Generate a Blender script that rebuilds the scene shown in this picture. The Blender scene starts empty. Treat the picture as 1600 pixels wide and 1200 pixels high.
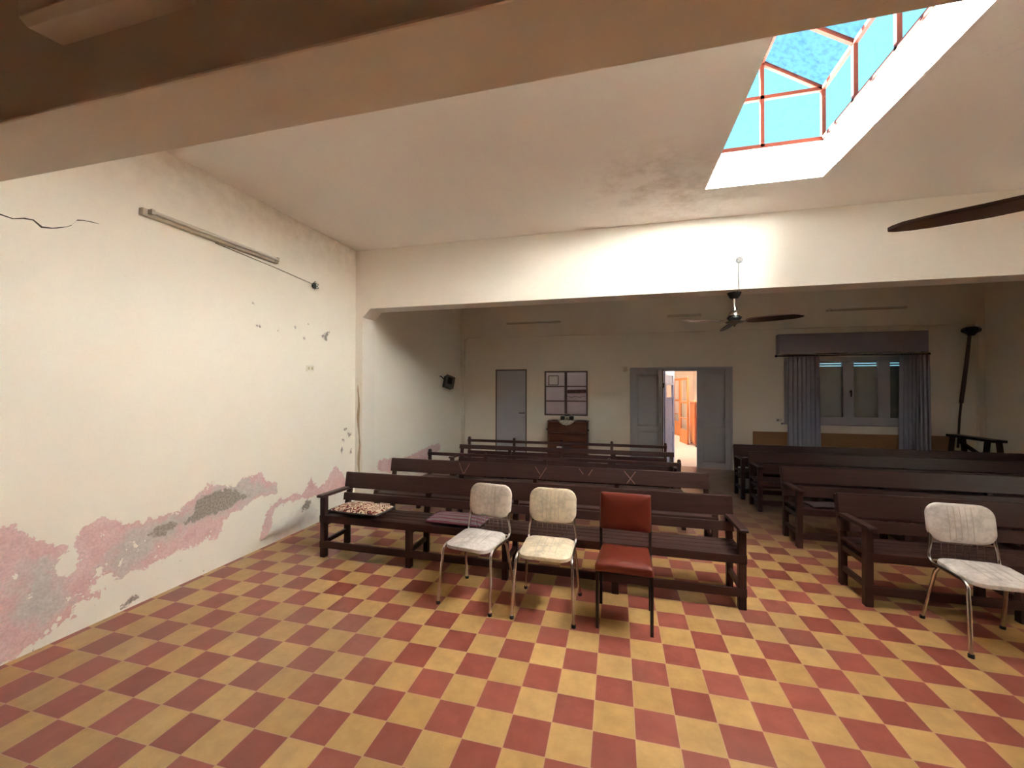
import bpy, bmesh, math, random
import numpy as np
from mathutils import Vector, Matrix
random.seed(7)
S = bpy.context.scene
COL = S.collection
R = math.radians

# ------------------------------------------------------------------ camera
cam_d = bpy.data.cameras.new('camera')
cam_d.sensor_fit = 'HORIZONTAL'; cam_d.sensor_width = 36.0
cam_d.lens = 637.18 / 1600 * 36
cam_d.clip_start = 0.05; cam_d.clip_end = 200
cam = bpy.data.objects.new('camera', cam_d); COL.objects.link(cam)
CAMPOS = Vector((0.9123, -1.8322, 1.6665))
YAW, PITCH, ROLL = -2.50395896e-01, 8.79381173e-03, 1.60217739e-03
_f = Vector((math.sin(YAW)*math.cos(PITCH), math.cos(YAW)*math.cos(PITCH), math.sin(PITCH)))
_r = Vector((math.cos(YAW), -math.sin(YAW), 0)); _u = _r.cross(_f)
_r2 = math.cos(ROLL)*_r + math.sin(ROLL)*_u; _u2 = -math.sin(ROLL)*_r + math.cos(ROLL)*_u
m3 = Matrix((_r2, _u2, -_f)).transposed()
cam.matrix_world = Matrix.Translation(CAMPOS) @ m3.to_4x4()
S.camera = cam

# ------------------------------------------------------------------ light, exposure
S.view_settings.view_transform = 'Standard'
S.view_settings.look = 'None'
S.view_settings.gamma = 1.0
S.view_settings.use_curve_mapping = False
S.view_settings.exposure = 1.30
S.cycles.use_denoising = True
S.cycles.max_bounces = 16
S.cycles.diffuse_bounces = 10
S.cycles.glossy_bounces = 4
S.cycles.transparent_max_bounces = 12
S.cycles.caustics_reflective = False
S.cycles.caustics_refractive = False
S.cycles.sample_clamp_indirect = 0.0

world = bpy.data.worlds.new('sky'); S.world = world; world.use_nodes = True
wn = world.node_tree.nodes; wl = world.node_tree.links
bg = wn['Background']
SKY_STRENGTH = 0.66
tc = wn.new('ShaderNodeTexCoord')
sep = wn.new('ShaderNodeSeparateXYZ'); wl.new(tc.outputs['Generated'], sep.inputs[0])
ramp = wn.new('ShaderNodeValToRGB'); wl.new(sep.outputs['Z'], ramp.inputs[0])
ramp.color_ramp.elements[0].position = 0.0; ramp.color_ramp.elements[0].color = (0.36, 0.85, 1.0, 1)
ramp.color_ramp.elements[1].position = 0.9; ramp.color_ramp.elements[1].color = (0.30, 0.72, 1.0, 1)

sun_d = bpy.data.lights.new('sun', 'SUN'); sun_d.energy = 220.0; sun_d.angle = R(1.0)
sun_d.color = (1.0, 0.92, 0.83)
sun = bpy.data.objects.new('sun', sun_d); COL.objects.link(sun)
SUN_DIR = Vector((-1.0, 0.25, math.tan(R(24)))).normalized()     # towards the sun
sun.rotation_euler = SUN_DIR.to_track_quat('Z', 'Y').to_euler()
# the sky is paler and brighter on the sun's side
dt = wn.new('ShaderNodeVectorMath'); dt.operation = 'DOT_PRODUCT'; dt.inputs[1].default_value = SUN_DIR
wl.new(tc.outputs['Generated'], dt.inputs[0])
au = wn.new('ShaderNodeMapRange'); au.interpolation_type = 'SMOOTHSTEP'
au.inputs['From Min'].default_value = 0.55; au.inputs['From Max'].default_value = 1.0
wl.new(dt.outputs['Value'], au.inputs['Value'])
hz = wn.new('ShaderNodeMix'); hz.data_type = 'RGBA'; wl.new(au.outputs[0], hz.inputs['Factor'])
wl.new(ramp.outputs[0], hz.inputs['A']); hz.inputs['B'].default_value = (5.0, 6.4, 8.6, 1)
# unseen bright glow added overhead to light the floor
cz = wn.new('ShaderNodeMapRange'); cz.interpolation_type = 'SMOOTHSTEP'
cz.inputs['From Min'].default_value = 0.70; cz.inputs['From Max'].default_value = 0.90
wl.new(sep.outputs['Z'], cz.inputs['Value'])
cm = wn.new('ShaderNodeMix'); cm.data_type = 'RGBA'; wl.new(cz.outputs[0], cm.inputs['Factor'])
wl.new(hz.outputs['Result'], cm.inputs['A']); cm.inputs['B'].default_value = (12.0, 9.8, 7.6, 1)
wl.new(cm.outputs['Result'], bg.inputs['Color'])
bg.inputs['Strength'].default_value = SKY_STRENGTH

def portal(name, loc, sx, sy, rot=(0, 0, 0)):
    d = bpy.data.lights.new(name, 'AREA'); d.shape = 'RECTANGLE'; d.size = sx; d.size_y = sy
    d.cycles.is_portal = True
    o = bpy.data.objects.new(name, d); COL.objects.link(o); o.location = loc; o.rotation_euler = rot

SKX0, SKX1, SKY0, SKY1 = 1.745, 2.74, -0.10, 2.45
portal('skylight_portal', ((SKX0+SKX1)/2, (SKY0+SKY1)/2, 3.925), SKX1-SKX0, SKY1-SKY0)
portal('patio_portal', (1.725, 11.4, 3.15), 0.65, 2.4)

# ------------------------------------------------------------------ helpers
def link(o): COL.objects.link(o); return o

class MB:
    """collects shapes; build() links them as ONE mesh object"""
    def __init__(self): self.v = []; self.f = []; self.m = []
    def add(self, vs, fs, mi=0):
        n = len(self.v); self.v += [tuple(p) for p in vs]
        self.f += [tuple(i+n for i in f) for f in fs]; self.m += [mi]*len(fs); return self
    def box(self, a, b, mi=0, M=None):
        x0, y0, z0 = [min(a[i], b[i]) for i in range(3)]; x1, y1, z1 = [max(a[i], b[i]) for i in range(3)]
        vs = [Vector(p) for p in ((x0,y0,z0),(x1,y0,z0),(x1,y1,z0),(x0,y1,z0),(x0,y0,z1),(x1,y0,z1),(x1,y1,z1),(x0,y1,z1))]
        if M is not None: vs = [M @ p for p in vs]
        return self.add(vs, [(0,3,2,1),(4,5,6,7),(0,1,5,4),(1,2,6,5),(2,3,7,6),(3,0,4,7)], mi)
    def bar(self, p, q, w, h, up=(0,0,1), mi=0):
        p = Vector(p); q = Vector(q); d = (q-p).normalized(); up = Vector(up)
        if abs(d.dot(up)) > .99: up = Vector((0,1,0))
        s = d.cross(up).normalized(); u = s.cross(d).normalized(); vs = []
        for c in (p, q):
            for a, b in ((-1,-1),(1,-1),(1,1),(-1,1)): vs.append(c + s*a*w/2 + u*b*h/2)
        return self.add(vs, [(0,3,2,1),(4,5,6,7),(0,1,5,4),(1,2,6,5),(2,3,7,6),(3,0,4,7)], mi)
    def tube(self, pts, r, n=10, closed=False, mi=0):
        P = [Vector(p) for p in pts]; k = len(P); rs = r if isinstance(r, (list, tuple)) else [r]*k
        prev = None; vs = []
        for i in range(k):
            a = P[i-1] if (i or closed) else P[i]; b = P[(i+1) % k] if (i < k-1 or closed) else P[i]
            d = (b-a).normalized()
            if prev is None:
                t = Vector((0,0,1)) if abs(d.z) < .9 else Vector((1,0,0)); s = d.cross(t).normalized()
            else:
                s = (prev - d*prev.dot(d)).normalized()
            prev = s; u = d.cross(s)
            for j in range(n):
                t = 2*math.pi*j/n; vs.append(P[i] + (s*math.cos(t)+u*math.sin(t))*rs[i])
        fs = []
        for i in range(k if closed else k-1):
            for j in range(n):
                a = i*n+j; b = i*n+(j+1) % n; c = ((i+1) % k)*n+(j+1) % n; e = ((i+1) % k)*n+j
                fs.append((a,b,c,e))
        if not closed:
            fs.append(tuple(range(n-1,-1,-1))); fs.append(tuple((k-1)*n+j for j in range(n)))
        return self.add(vs, fs, mi)
    def lathe(self, prof, c, n=20, M=None, mi=0):
        vs = []; fs = []; k = len(prof)
        for r, z in prof:
            for j in range(n):
                t = 2*math.pi*j/n; p = Vector((r*math.cos(t), r*math.sin(t), z))
                if M is not None: p = M @ p
                vs.append(p + Vector(c))
        for i in range(k-1):
            for j in range(n): fs.append((i*n+j, i*n+(j+1)%n, (i+1)*n+(j+1)%n, (i+1)*n+j))
        fs.append(tuple(range(n-1,-1,-1))); fs.append(tuple((k-1)*n+j for j in range(n)))
        return self.add(vs, fs, mi)
    def prism(self, poly, p0, ax, ay, az, depth, mi=0):
        """polygon (a,b) in plane p0 + a*ax + b*ay, extruded depth along az"""
        p0, ax, ay, az = Vector(p0), Vector(ax), Vector(ay), Vector(az); n = len(poly)
        vs = [p0+ax*a+ay*b for a, b in poly] + [p0+ax*a+ay*b+az*depth for a, b in poly]
        fs = [tuple(range(n-1,-1,-1)), tuple(range(n, 2*n))] + [(i,(i+1)%n,n+(i+1)%n,n+i) for i in range(n)]
        return self.add(vs, fs, mi)
    def build(self, name, mats, parent=None, bevel=0.0, smooth=False, seg=2, loc=None):
        me = bpy.data.meshes.new(name); me.from_pydata(self.v, [], self.f)
        mats = mats if isinstance(mats, (list, tuple)) else [mats]
        for m in mats: me.materials.append(m)
        for p, mi in zip(me.polygons, self.m): p.material_index = mi
        bm = bmesh.new(); bm.from_mesh(me); bmesh.ops.recalc_face_normals(bm, faces=bm.faces); bm.to_mesh(me); bm.free()
        if smooth:
            for p in me.polygons: p.use_smooth = True
            me.set_sharp_from_angle(angle=R(40))
        o = link(bpy.data.objects.new(name, me))
        if parent is not None: o.parent = parent
        if loc is not None: o.location = loc
        if bevel:
            b = o.modifiers.new('bevel', 'BEVEL'); b.width = bevel; b.segments = seg; b.limit_method = 'ANGLE'
        return o

def tag(o, label, cat, group=None):
    o['label'] = label; o['category'] = cat
    if group: o['group'] = group
    return o
def thing(name, label, cat, loc=(0,0,0), rz=0, group=None):
    o = link(bpy.data.objects.new(name, None)); o.location = loc; o.rotation_euler = (0,0,rz)
    o.empty_display_size = .1
    return tag(o, label, cat, group)
def struct(o): o['kind'] = 'structure'; return o
def kids(o): return [c for c in bpy.data.objects if c.parent == o]
def copy_tree(o, parent=None):
    c = o.copy(); COL.objects.link(c)
    if parent is not None: c.parent = parent
    for k in kids(o): copy_tree(k, c)
    return c

# ------------------------------------------------------------------ materials
def newmat(name):
    m = bpy.data.materials.new(name); m.use_nodes = True
    return m, m.node_tree.nodes, m.node_tree.links, m.node_tree.nodes['Principled BSDF']
def mat(name, col, rough=.5, metal=0.0, var=.12, scale=6.0, stretch=(1,1,1), bump=0.0, bscale=60, spec=.5, coat=0):
    m, n, l, b = newmat(name)
    t = n.new('ShaderNodeTexCoord'); mp = n.new('ShaderNodeMapping'); mp.inputs['Scale'].default_value = stretch
    l.new(t.outputs['Object'], mp.inputs[0])
    nz = n.new('ShaderNodeTexNoise'); nz.inputs['Scale'].default_value = scale; nz.inputs['Detail'].default_value = 6
    l.new(mp.outputs[0], nz.inputs['Vector'])
    mx = n.new('ShaderNodeMix'); mx.data_type = 'RGBA'
    mx.inputs['A'].default_value = (*[c*(1-var) for c in col], 1); mx.inputs['B'].default_value = (*[min(1,c*(1+var)) for c in col], 1)
    l.new(nz.outputs['Fac'], mx.inputs['Factor']); l.new(mx.outputs['Result'], b.inputs['Base Color'])
    b.inputs['Roughness'].default_value = rough; b.inputs['Metallic'].default_value = metal
    b.inputs['Specular IOR Level'].default_value = spec
    if coat: b.inputs['Coat Weight'].default_value = coat; b.inputs['Coat Roughness'].default_value = .2
    if bump:
        n2 = n.new('ShaderNodeTexNoise'); n2.inputs['Scale'].default_value = bscale; n2.inputs['Detail'].default_value = 4
        l.new(mp.outputs[0], n2.inputs['Vector'])
        bp = n.new('ShaderNodeBump'); bp.inputs['Strength'].default_value = bump; bp.inputs['Distance'].default_value = .01
        l.new(n2.outputs['Fac'], bp.inputs['Height']); l.new(bp.outputs[0], b.inputs['Normal'])
    return m
def glass(name, tint, gloss=.06, dirt=0.0):
    m, n, l, b = newmat(name); n.remove(b)
    out = n['Material Output']
    t = n.new('ShaderNodeBsdfTransparent'); t.inputs[0].default_value = (*tint, 1)
    g = n.new('ShaderNodeBsdfGlossy'); g.inputs['Roughness'].default_value = .04
    mx = n.new('ShaderNodeMixShader'); mx.inputs[0].default_value = gloss
    l.new(t.outputs[0], mx.inputs[1]); l.new(g.outputs[0], mx.inputs[2])
    if dirt:
        tcn = n.new('ShaderNodeTexCoord'); nz = n.new('ShaderNodeTexNoise'); nz.inputs['Scale'].default_value = 26; nz.inputs['Detail'].default_value = 8
        l.new(tcn.outputs['Object'], nz.inputs['Vector'])
        rp = n.new('ShaderNodeValToRGB'); rp.color_ramp.elements[0].position = .45; rp.color_ramp.elements[0].color = (*tint,1)
        rp.color_ramp.elements[1].position = .75; rp.color_ramp.elements[1].color = (*[c*(1-dirt) for c in tint],1)
        l.new(nz.outputs['Fac'], rp.inputs[0]); l.new(rp.outputs[0], t.inputs[0])
    l.new(mx.outputs[0], out.inputs[0])
    return m

CREAM = (.80, .735, .64)
M = {}
M['wall'] = mat('cream_plaster', CREAM, .75, var=.04, scale=1.2, bump=.15, bscale=30, spec=.25)
M['ceiling'] = mat('ceiling_plaster', (.72,.66,.58), .8, var=.04, scale=1.5, bump=.15, bscale=25, spec=.2)
M['beam'] = mat('beam_plaster', (.79,.73,.65), .8, var=.04, scale=1.5, bump=.15, bscale=30, spec=.2)
M['white'] = mat('white_plaster', (.88,.88,.86), .7, var=.05, scale=4, bump=.2, bscale=40, spec=.2)
M['wood'] = mat('dark_wood', (.046,.0205,.0175), .36, var=.35, scale=5, stretch=(.6,8,8), bump=.05, bscale=20, spec=.2)
M['wood_b'] = mat('dark_wood_worn', (.050,.024,.021), .38, var=.4, scale=5, stretch=(.6,8,8), bump=.05, bscale=20, spec=.2)
M['paint_blue'] = mat('grey_blue_paint', (.40,.38,.42), .5, var=.07, scale=3, spec=.4)
M['black'] = mat('black_plastic', (.012,.011,.012), .4, var=.2)
M['black_metal'] = mat('black_metal', (.012,.010,.010), .35, var=.2)
M['chrome'] = mat('worn_chrome', (.60,.57,.54), .22, metal=1.0, var=.2, scale=30)
M['steel'] = mat('brushed_steel', (.6,.57,.5), .25, metal=1.0, var=.1)
M['rubber'] = mat('rubber', (.015,.012,.012), .7)
M['lamp_white'] = mat('lamp_enamel', (.86,.82,.76), .45, var=.08)
M['lamp_aged'] = mat('aged_lamp_enamel', (.50,.43,.34), .5, var=.1)
M['tube'] = mat('tube_glass', (.60,.53,.46), .2, var=.03)
M['curtain'] = mat('curtain_cloth', (.40,.39,.47), .85, var=.08, scale=8, spec=.1)
M['orange_board'] = mat('orange_board', (.33,.16,.065), .5, var=.15, scale=3, stretch=(.5,6,6))
M['cabinet'] = mat('reddish_wood', (.10,.028,.012), .38, var=.3, scale=4, stretch=(.8,6,6))
M['honey'] = mat('honey_wood', (.55,.20,.05), .45, var=.15, scale=4)
M['rust'] = mat('red_oxide_bar', (.06,.011,.005), .6, var=.25, scale=14, spec=.1)
M['glass'] = glass('window_glass', (.93,.93,.95), .07)
M['sky_side'] = glass('tinted_side_pane', (.86,.97,1.0), .0008, .10)
M['sky_roof'] = glass('tinted_roof_pane', (.62,.74,.92), .0008, .35)
M['blade'] = mat('fan_blade_brown', (.075,.04,.028), .4, var=.15)
M['red_vinyl'] = mat('oxblood_vinyl', (.135,.022,.012), .28, var=.2, scale=8, bump=.08, bscale=90)
M['chalk'] = mat('brown_scratch', (.20,.105,.085), .8, var=.3, scale=30)
M['switch'] = mat('yellowed_plastic', (.5,.42,.27), .5)
M['shutter'] = mat('roller_shutter', (.42,.44,.38), .6, var=.06)
M['corridor_floor'] = mat('pale_floor', (.62,.56,.52), .5, var=.15, scale=9)
M['dark_cloth'] = mat('dark_cloth', (.06,.045,.045), .9, var=.2)
M['paper'] = mat('paper', (.6,.55,.5), .7)
M['lilac_wall'] = mat('lilac_wall', (.58,.51,.55), .8, var=.03)

def vinyl(name, col):
    m, n, l, b = newmat(name)
    t = n.new('ShaderNodeTexCoord')
    nz = n.new('ShaderNodeTexNoise'); nz.inputs['Scale'].default_value = 14; nz.inputs['Detail'].default_value = 8; nz.inputs['Roughness'].default_value = .7
    l.new(t.outputs['Object'], nz.inputs['Vector'])
    rp = n.new('ShaderNodeValToRGB'); rp.color_ramp.elements[0].position = .36; rp.color_ramp.elements[0].color = (*[c*.62 for c in col],1)
    rp.color_ramp.elements[1].position = .58; rp.color_ramp.elements[1].color = (*col,1)
    l.new(nz.outputs['Fac'], rp.inputs[0]); l.new(rp.outputs[0], b.inputs['Base Color'])
    b.inputs['Roughness'].default_value = .5
    bp = n.new('ShaderNodeBump'); bp.inputs['Strength'].default_value = .2; bp.inputs['Distance'].default_value = .004
    l.new(nz.outputs['Fac'], bp.inputs['Height']); l.new(bp.outputs[0], b.inputs['Normal'])
    return m
M['vinyl_a'] = vinyl('cream_marbled_vinyl', (.68,.58,.50))
M['vinyl_b'] = vinyl('yellowed_marbled_vinyl', (.73,.61,.45))
M['vinyl_c'] = vinyl('grey_white_marbled_vinyl', (.66,.60,.565))

def tiles():
    m, n, l, b = newmat('checkered_cement_tiles')
    g = n.new('ShaderNodeNewGeometry')
    sc = n.new('ShaderNodeVectorMath'); sc.operation = 'SCALE'; sc.inputs['Scale'].default_value = 5.0
    l.new(g.outputs['Position'], sc.inputs[0])
    fl = n.new('ShaderNodeVectorMath'); fl.operation = 'FLOOR'; l.new(sc.outputs[0], fl.inputs[0])
    fr = n.new('ShaderNodeVectorMath'); fr.operation = 'FRACTION'; l.new(sc.outputs[0], fr.inputs[0])
    s2 = n.new('ShaderNodeSeparateXYZ'); l.new(fl.outputs[0], s2.inputs[0])
    ad = n.new('ShaderNodeMath'); ad.operation = 'ADD'; l.new(s2.outputs[0], ad.inputs[0]); l.new(s2.outputs[1], ad.inputs[1])
    fm = n.new('ShaderNodeMath'); fm.operation = 'FLOORED_MODULO'; fm.inputs[1].default_value = 2; l.new(ad.outputs[0], fm.inputs[0])
    cmb = n.new('ShaderNodeCombineXYZ'); l.new(s2.outputs[0], cmb.inputs[0]); l.new(s2.outputs[1], cmb.inputs[1])
    wn_ = n.new('ShaderNodeTexWhiteNoise'); l.new(cmb.outputs[0], wn_.inputs['Vector'])
    nz = n.new('ShaderNodeTexNoise'); nz.inputs['Scale'].default_value = 9; nz.inputs['Detail'].default_value = 7; nz.inputs['Roughness'].default_value = .65
    l.new(g.outputs['Position'], nz.inputs['Vector'])
    def two(a, bb, fac):
        x = n.new('ShaderNodeMix'); x.data_type = 'RGBA'; x.inputs['A'].default_value = (*a,1); x.inputs['B'].default_value = (*bb,1)
        l.new(fac, x.inputs['Factor']); return x.outputs['Result']
    red = two((.285,.070,.050), (.36,.098,.072), wn_.outputs['Value'])
    yel = two((.49,.295,.105), (.58,.36,.14), wn_.outputs['Value'])
    ck = n.new('ShaderNodeMix'); ck.data_type = 'RGBA'; l.new(fm.outputs[0], ck.inputs['Factor']); l.new(red, ck.inputs['A']); l.new(yel, ck.inputs['B'])
    # wear
    mr = n.new('ShaderNodeMapRange'); mr.inputs['From Min'].default_value = .3; mr.inputs['From Max'].default_value = .7; mr.inputs['To Min'].default_value = .82; mr.inputs['To Max'].default_value = 1.1
    l.new(nz.outputs['Fac'], mr.inputs['Value'])
    mu = n.new('ShaderNodeMix'); mu.data_type = 'RGBA'; mu.blend_type = 'MULTIPLY'; mu.inputs['Factor'].default_value = 1
    l.new(ck.outputs['Result'], mu.inputs['A']); l.new(mr.outputs[0], mu.inputs['B'])
    # blotchy grey brown, stronger beyond the first rows
    big = n.new('ShaderNodeTexNoise'); big.inputs['Scale'].default_value = 1.1; big.inputs['Detail'].default_value = 5
    l.new(g.outputs['Position'], big.inputs['Vector'])
    sp = n.new('ShaderNodeSeparateXYZ'); l.new(g.outputs['Position'], sp.inputs[0])
    dy = n.new('ShaderNodeMapRange'); dy.inputs['From Min'].default_value = 2.4; dy.inputs['From Max'].default_value = 4.6; l.new(sp.outputs[1], dy.inputs['Value'])
    dm = n.new('ShaderNodeMath'); dm.operation = 'MULTIPLY'; l.new(dy.outputs[0], dm.inputs[0]); dm.inputs[1].default_value = .85
    br = n.new('ShaderNodeMapRange'); br.inputs['From Min'].default_value = .5; br.inputs['From Max'].default_value = .72; br.inputs['To Max'].default_value = .3; l.new(big.outputs['Fac'], br.inputs['Value'])
    mxm = n.new('ShaderNodeMath'); mxm.operation = 'MAXIMUM'; l.new(dm.outputs[0], mxm.inputs[0]); l.new(br.outputs[0], mxm.inputs[1])
    du = n.new('ShaderNodeMix'); du.data_type = 'RGBA'; l.new(mxm.outputs[0], du.inputs['Factor']); l.new(mu.outputs['Result'], du.inputs['A']); du.inputs['B'].default_value = (.19,.135,.105,1)
    # grout
    s3 = n.new('ShaderNodeSeparateXYZ'); l.new(fr.outputs[0], s3.inputs[0])
    def edge(o):
        a = n.new('ShaderNodeMath'); a.operation = 'SUBTRACT'; l.new(o, a.inputs[0]); a.inputs[1].default_value = .5
        c = n.new('ShaderNodeMath'); c.operation = 'ABSOLUTE'; l.new(a.outputs[0], c.inputs[0]); return c.outputs[0]
    mxx = n.new('ShaderNodeMath'); mxx.operation = 'MAXIMUM'; l.new(edge(s3.outputs[0]), mxx.inputs[0]); l.new(edge(s3.outputs[1]), mxx.inputs[1])
    gr = n.new('ShaderNodeMath'); gr.operation = 'GREATER_THAN'; gr.inputs[1].default_value = .490; l.new(mxx.outputs[0], gr.inputs[0])
    gf = n.new('ShaderNodeMath'); gf.operation = 'MULTIPLY'; gf.inputs[1].default_value = .85; l.new(gr.outputs[0], gf.inputs[0])
    fin = n.new('ShaderNodeMix'); fin.data_type = 'RGBA'; l.new(gf.outputs[0], fin.inputs['Factor']); l.new(du.outputs['Result'], fin.inputs['A']); fin.inputs['B'].default_value = (.50,.32,.19,1)
    l.new(fin.outputs['Result'], b.inputs['Base Color'])
    rr = n.new('ShaderNodeMapRange'); rr.inputs['To Min'].default_value = .285; rr.inputs['To Max'].default_value = .34; l.new(nz.outputs['Fac'], rr.inputs['Value']); l.new(rr.outputs[0], b.inputs['Roughness'])
    b.inputs['Specular IOR Level'].default_value = .45
    bp = n.new('ShaderNodeBump'); bp.inputs['Strength'].default_value = .25; bp.inputs['Distance'].default_value = .002; bp.invert = True
    l.new(gr.outputs[0], bp.inputs['Height']); l.new(bp.outputs[0], b.inputs['Normal'])
    return m
M['tiles'] = tiles()

def ceiling_mat():
    m, n, l, b = newmat('stained_ceiling_plaster')
    g = n.new('ShaderNodeNewGeometry')
    nz = n.new('ShaderNodeTexNoise'); nz.inputs['Scale'].default_value = 3.2; nz.inputs['Detail'].default_value = 8; nz.inputs['Roughness'].default_value = .7
    l.new(g.outputs['Position'], nz.inputs['Vector'])
    def blob(c, r):
        d = n.new('ShaderNodeVectorMath'); d.operation = 'DISTANCE'; l.new(g.outputs['Position'], d.inputs[0]); d.inputs[1].default_value = c
        mr = n.new('ShaderNodeMapRange'); mr.inputs['From Min'].default_value = 0; mr.inputs['From Max'].default_value = r; mr.inputs['To Min'].default_value = 1; mr.inputs['To Max'].default_value = 0
        l.new(d.outputs['Value'], mr.inputs['Value']); return mr.outputs[0]
    def mul(a, bb):
        x = n.new('ShaderNodeMath'); x.operation = 'MULTIPLY'; l.new(a, x.inputs[0])
        if isinstance(bb, float): x.inputs[1].default_value = bb
        else: l.new(bb, x.inputs[1])
        return x.outputs[0]
    st = n.new('ShaderNodeMapRange'); st.inputs['From Min'].default_value = .42; st.inputs['From Max'].default_value = .68; l.new(nz.outputs['Fac'], st.inputs['Value'])
    mxn = n.new('ShaderNodeMath'); mxn.operation = 'MAXIMUM'; l.new(blob((1.55,2.6,3.59), .9), mxn.inputs[0]); l.new(blob((1.2,2.2,3.59), .8), mxn.inputs[1])
    f = mul(mul(mxn.outputs[0], st.outputs[0]), .75)
    c1 = n.new('ShaderNodeMix'); c1.data_type = 'RGBA'; l.new(f, c1.inputs['Factor']); c1.inputs['A'].default_value = (.90,.85,.815,1); c1.inputs['B'].default_value = (.36,.28,.19,1)
    # blistered spot right of the skylight
    n2 = n.new('ShaderNodeTexNoise'); n2.inputs['Scale'].default_value = 28; n2.inputs['Detail'].default_value = 5; l.new(g.outputs['Position'], n2.inputs['Vector'])
    ring = blob((3.10,1.02,3.59), .20)
    gt = n.new('ShaderNodeMapRange'); gt.inputs['From Min'].default_value = .57; gt.inputs['From Max'].default_value = .63; l.new(n2.outputs['Fac'], gt.inputs['Value'])
    on = n.new('ShaderNodeMath'); on.operation = 'GREATER_THAN'; on.inputs[1].default_value = .05; l.new(ring, on.inputs[0])
    c2 = n.new('ShaderNodeMix'); c2.data_type = 'RGBA'; l.new(mul(on.outputs[0], gt.outputs[0]), c2.inputs['Factor']); l.new(c1.outputs['Result'], c2.inputs['A']); c2.inputs['B'].default_value = (.85,.82,.8,1)
    l.new(c2.outputs['Result'], b.inputs['Base Color'])
    b.inputs['Roughness'].default_value = .8; b.inputs['Specular IOR Level'].default_value = .2
    bp = n.new('ShaderNodeBump'); bp.inputs['Strength'].default_value = .25; bp.inputs['Distance'].default_value = .02
    l.new(nz.outputs['Fac'], bp.inputs['Height']); l.new(bp.outputs[0], b.inputs['Normal'])
    return m
M['ceiling'] = ceiling_mat()

def peel_mat():
    """cream wall paint flaked off along the bottom: pink old paint, grey render, dark mortar"""
    m, n, l, b = newmat('peeling_cream_paint')
    g = n.new('ShaderNodeNewGeometry')
    def noise(s, d=8, r=.6):
        x = n.new('ShaderNodeTexNoise'); x.inputs['Scale'].default_value = s; x.inputs['Detail'].default_value = d; x.inputs['Roughness'].default_value = r
        l.new(g.outputs['Position'], x.inputs['Vector']); return x.outputs['Fac']
    def attr(a):
        x = n.new('ShaderNodeAttribute'); x.attribute_name = a; return x.outputs['Fac']
    def op(o, a, bb=None):
        x = n.new('ShaderNodeMath'); x.operation = o
        for i, v in enumerate((a, bb)):
            if v is None: continue
            if isinstance(v, (int, float)): x.inputs[i].default_value = v
            else: l.new(v, x.inputs[i])
        return x.outputs[0]
    def rng(v, a, bb, c=0., d=1.):
        x = n.new('ShaderNodeMapRange'); l.new(v, x.inputs['Value'])
        for k, q in (('From Min',a),('From Max',bb),('To Min',c),('To Max',d)): x.inputs[k].default_value = q
        return x.outputs[0]
    def mix(f, A, B):
        x = n.new('ShaderNodeMix'); x.data_type = 'RGBA'; l.new(f, x.inputs['Factor'])
        for k, q in (('A',A),('B',B)):
            if isinstance(q, tuple): x.inputs[k].default_value = (*q,1)
            else: l.new(q, x.inputs[k])
        return x.outputs['Result']
    nA, nB, nC, nD = noise(9, 8, .62), noise(24, 6, .6), noise(60, 4, .5), noise(3, 5, .5)
    jag = op('ADD', op('MULTIPLY', op('SUBTRACT', nA, .5), .16), op('ADD', op('MULTIPLY', op('SUBTRACT', nB, .5), .10), op('MULTIPLY', op('SUBTRACT', nC, .5), .035)))
    peel = rng(op('ADD', attr('peel'), jag), -.004, .004)
    holes = rng(noise(8.5, 4, .6), .635, .645, 1., 0.)
    peel = op('MULTIPLY', peel, holes)
    grey = rng(op('ADD', attr('grey'), op('MULTIPLY', op('SUBTRACT', nA, .5), .35)), -.05, .05)
    mort = rng(op('ADD', attr('mortar'), jag), -.006, .006)
    damp = rng(op('ADD', attr('damp'), op('MULTIPLY', op('SUBTRACT', nA, .5), .2)), -.10, .06, 0., .55)
    base = mix(nD, (.81,.745,.64), (.84,.78,.685))
    low = op('MULTIPLY', rng(attr('low'), .9, .1), .55)
    base = mix(low, base, (.80,.78,.72))
    # small chips and dirt spots near the floor
    chips = op('MULTIPLY', rng(nB, .67, .69), rng(attr('low'), .35, .05))
    base = mix(op('MULTIPLY', chips, .7), base, (.35,.31,.27))
    base = mix(damp, base, (.36,.34,.36))
    pink = mix(rng(nA, .35, .65), (.68,.42,.415), (.78,.56,.545))
    gcol = mix(rng(nB, .35, .65), (.50,.465,.44), (.62,.58,.545))
    lay = mix(grey, pink, gcol)
    lay = mix(op('MULTIPLY', rng(nC, .35, .6, 1., 0.), .35), lay, (.42,.30,.29))
    mcol = mix(rng(nC, .4, .6), (.26,.225,.19), (.38,.335,.29))
    lay = mix(mort, lay, mcol)
    # blotchy brown, stronger towards the ceiling line
    top_brown = op('MULTIPLY', rng(attr('low'), 3.0, 3.62), op('MULTIPLY', rng(nA, .3, .7), .38))
    base = mix(top_brown, base, (.38,.27,.17))
    col = mix(op('MAXIMUM', peel, mort), base, lay)
    l.new(col, b.inputs['Base Color'])
    b.inputs['Roughness'].default_value = .7; b.inputs['Specular IOR Level'].default_value = .25
    h = op('ADD', op('MULTIPLY', op('MAXIMUM', peel, mort), -1.0), op('ADD', op('MULTIPLY', mort, -1.5), op('MULTIPLY', nB, .25)))
    bp = n.new('ShaderNodeBump'); bp.inputs['Strength'].default_value = .6; bp.inputs['Distance'].default_value = .004
    l.new(h, bp.inputs['Height']); l.new(bp.outputs[0], b.inputs['Normal'])
    return m
M['peel'] = peel_mat()
M['crack'] = mat('dark_crack', (.06,.045,.035), .9)  # dark line colour of the wall crack

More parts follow.
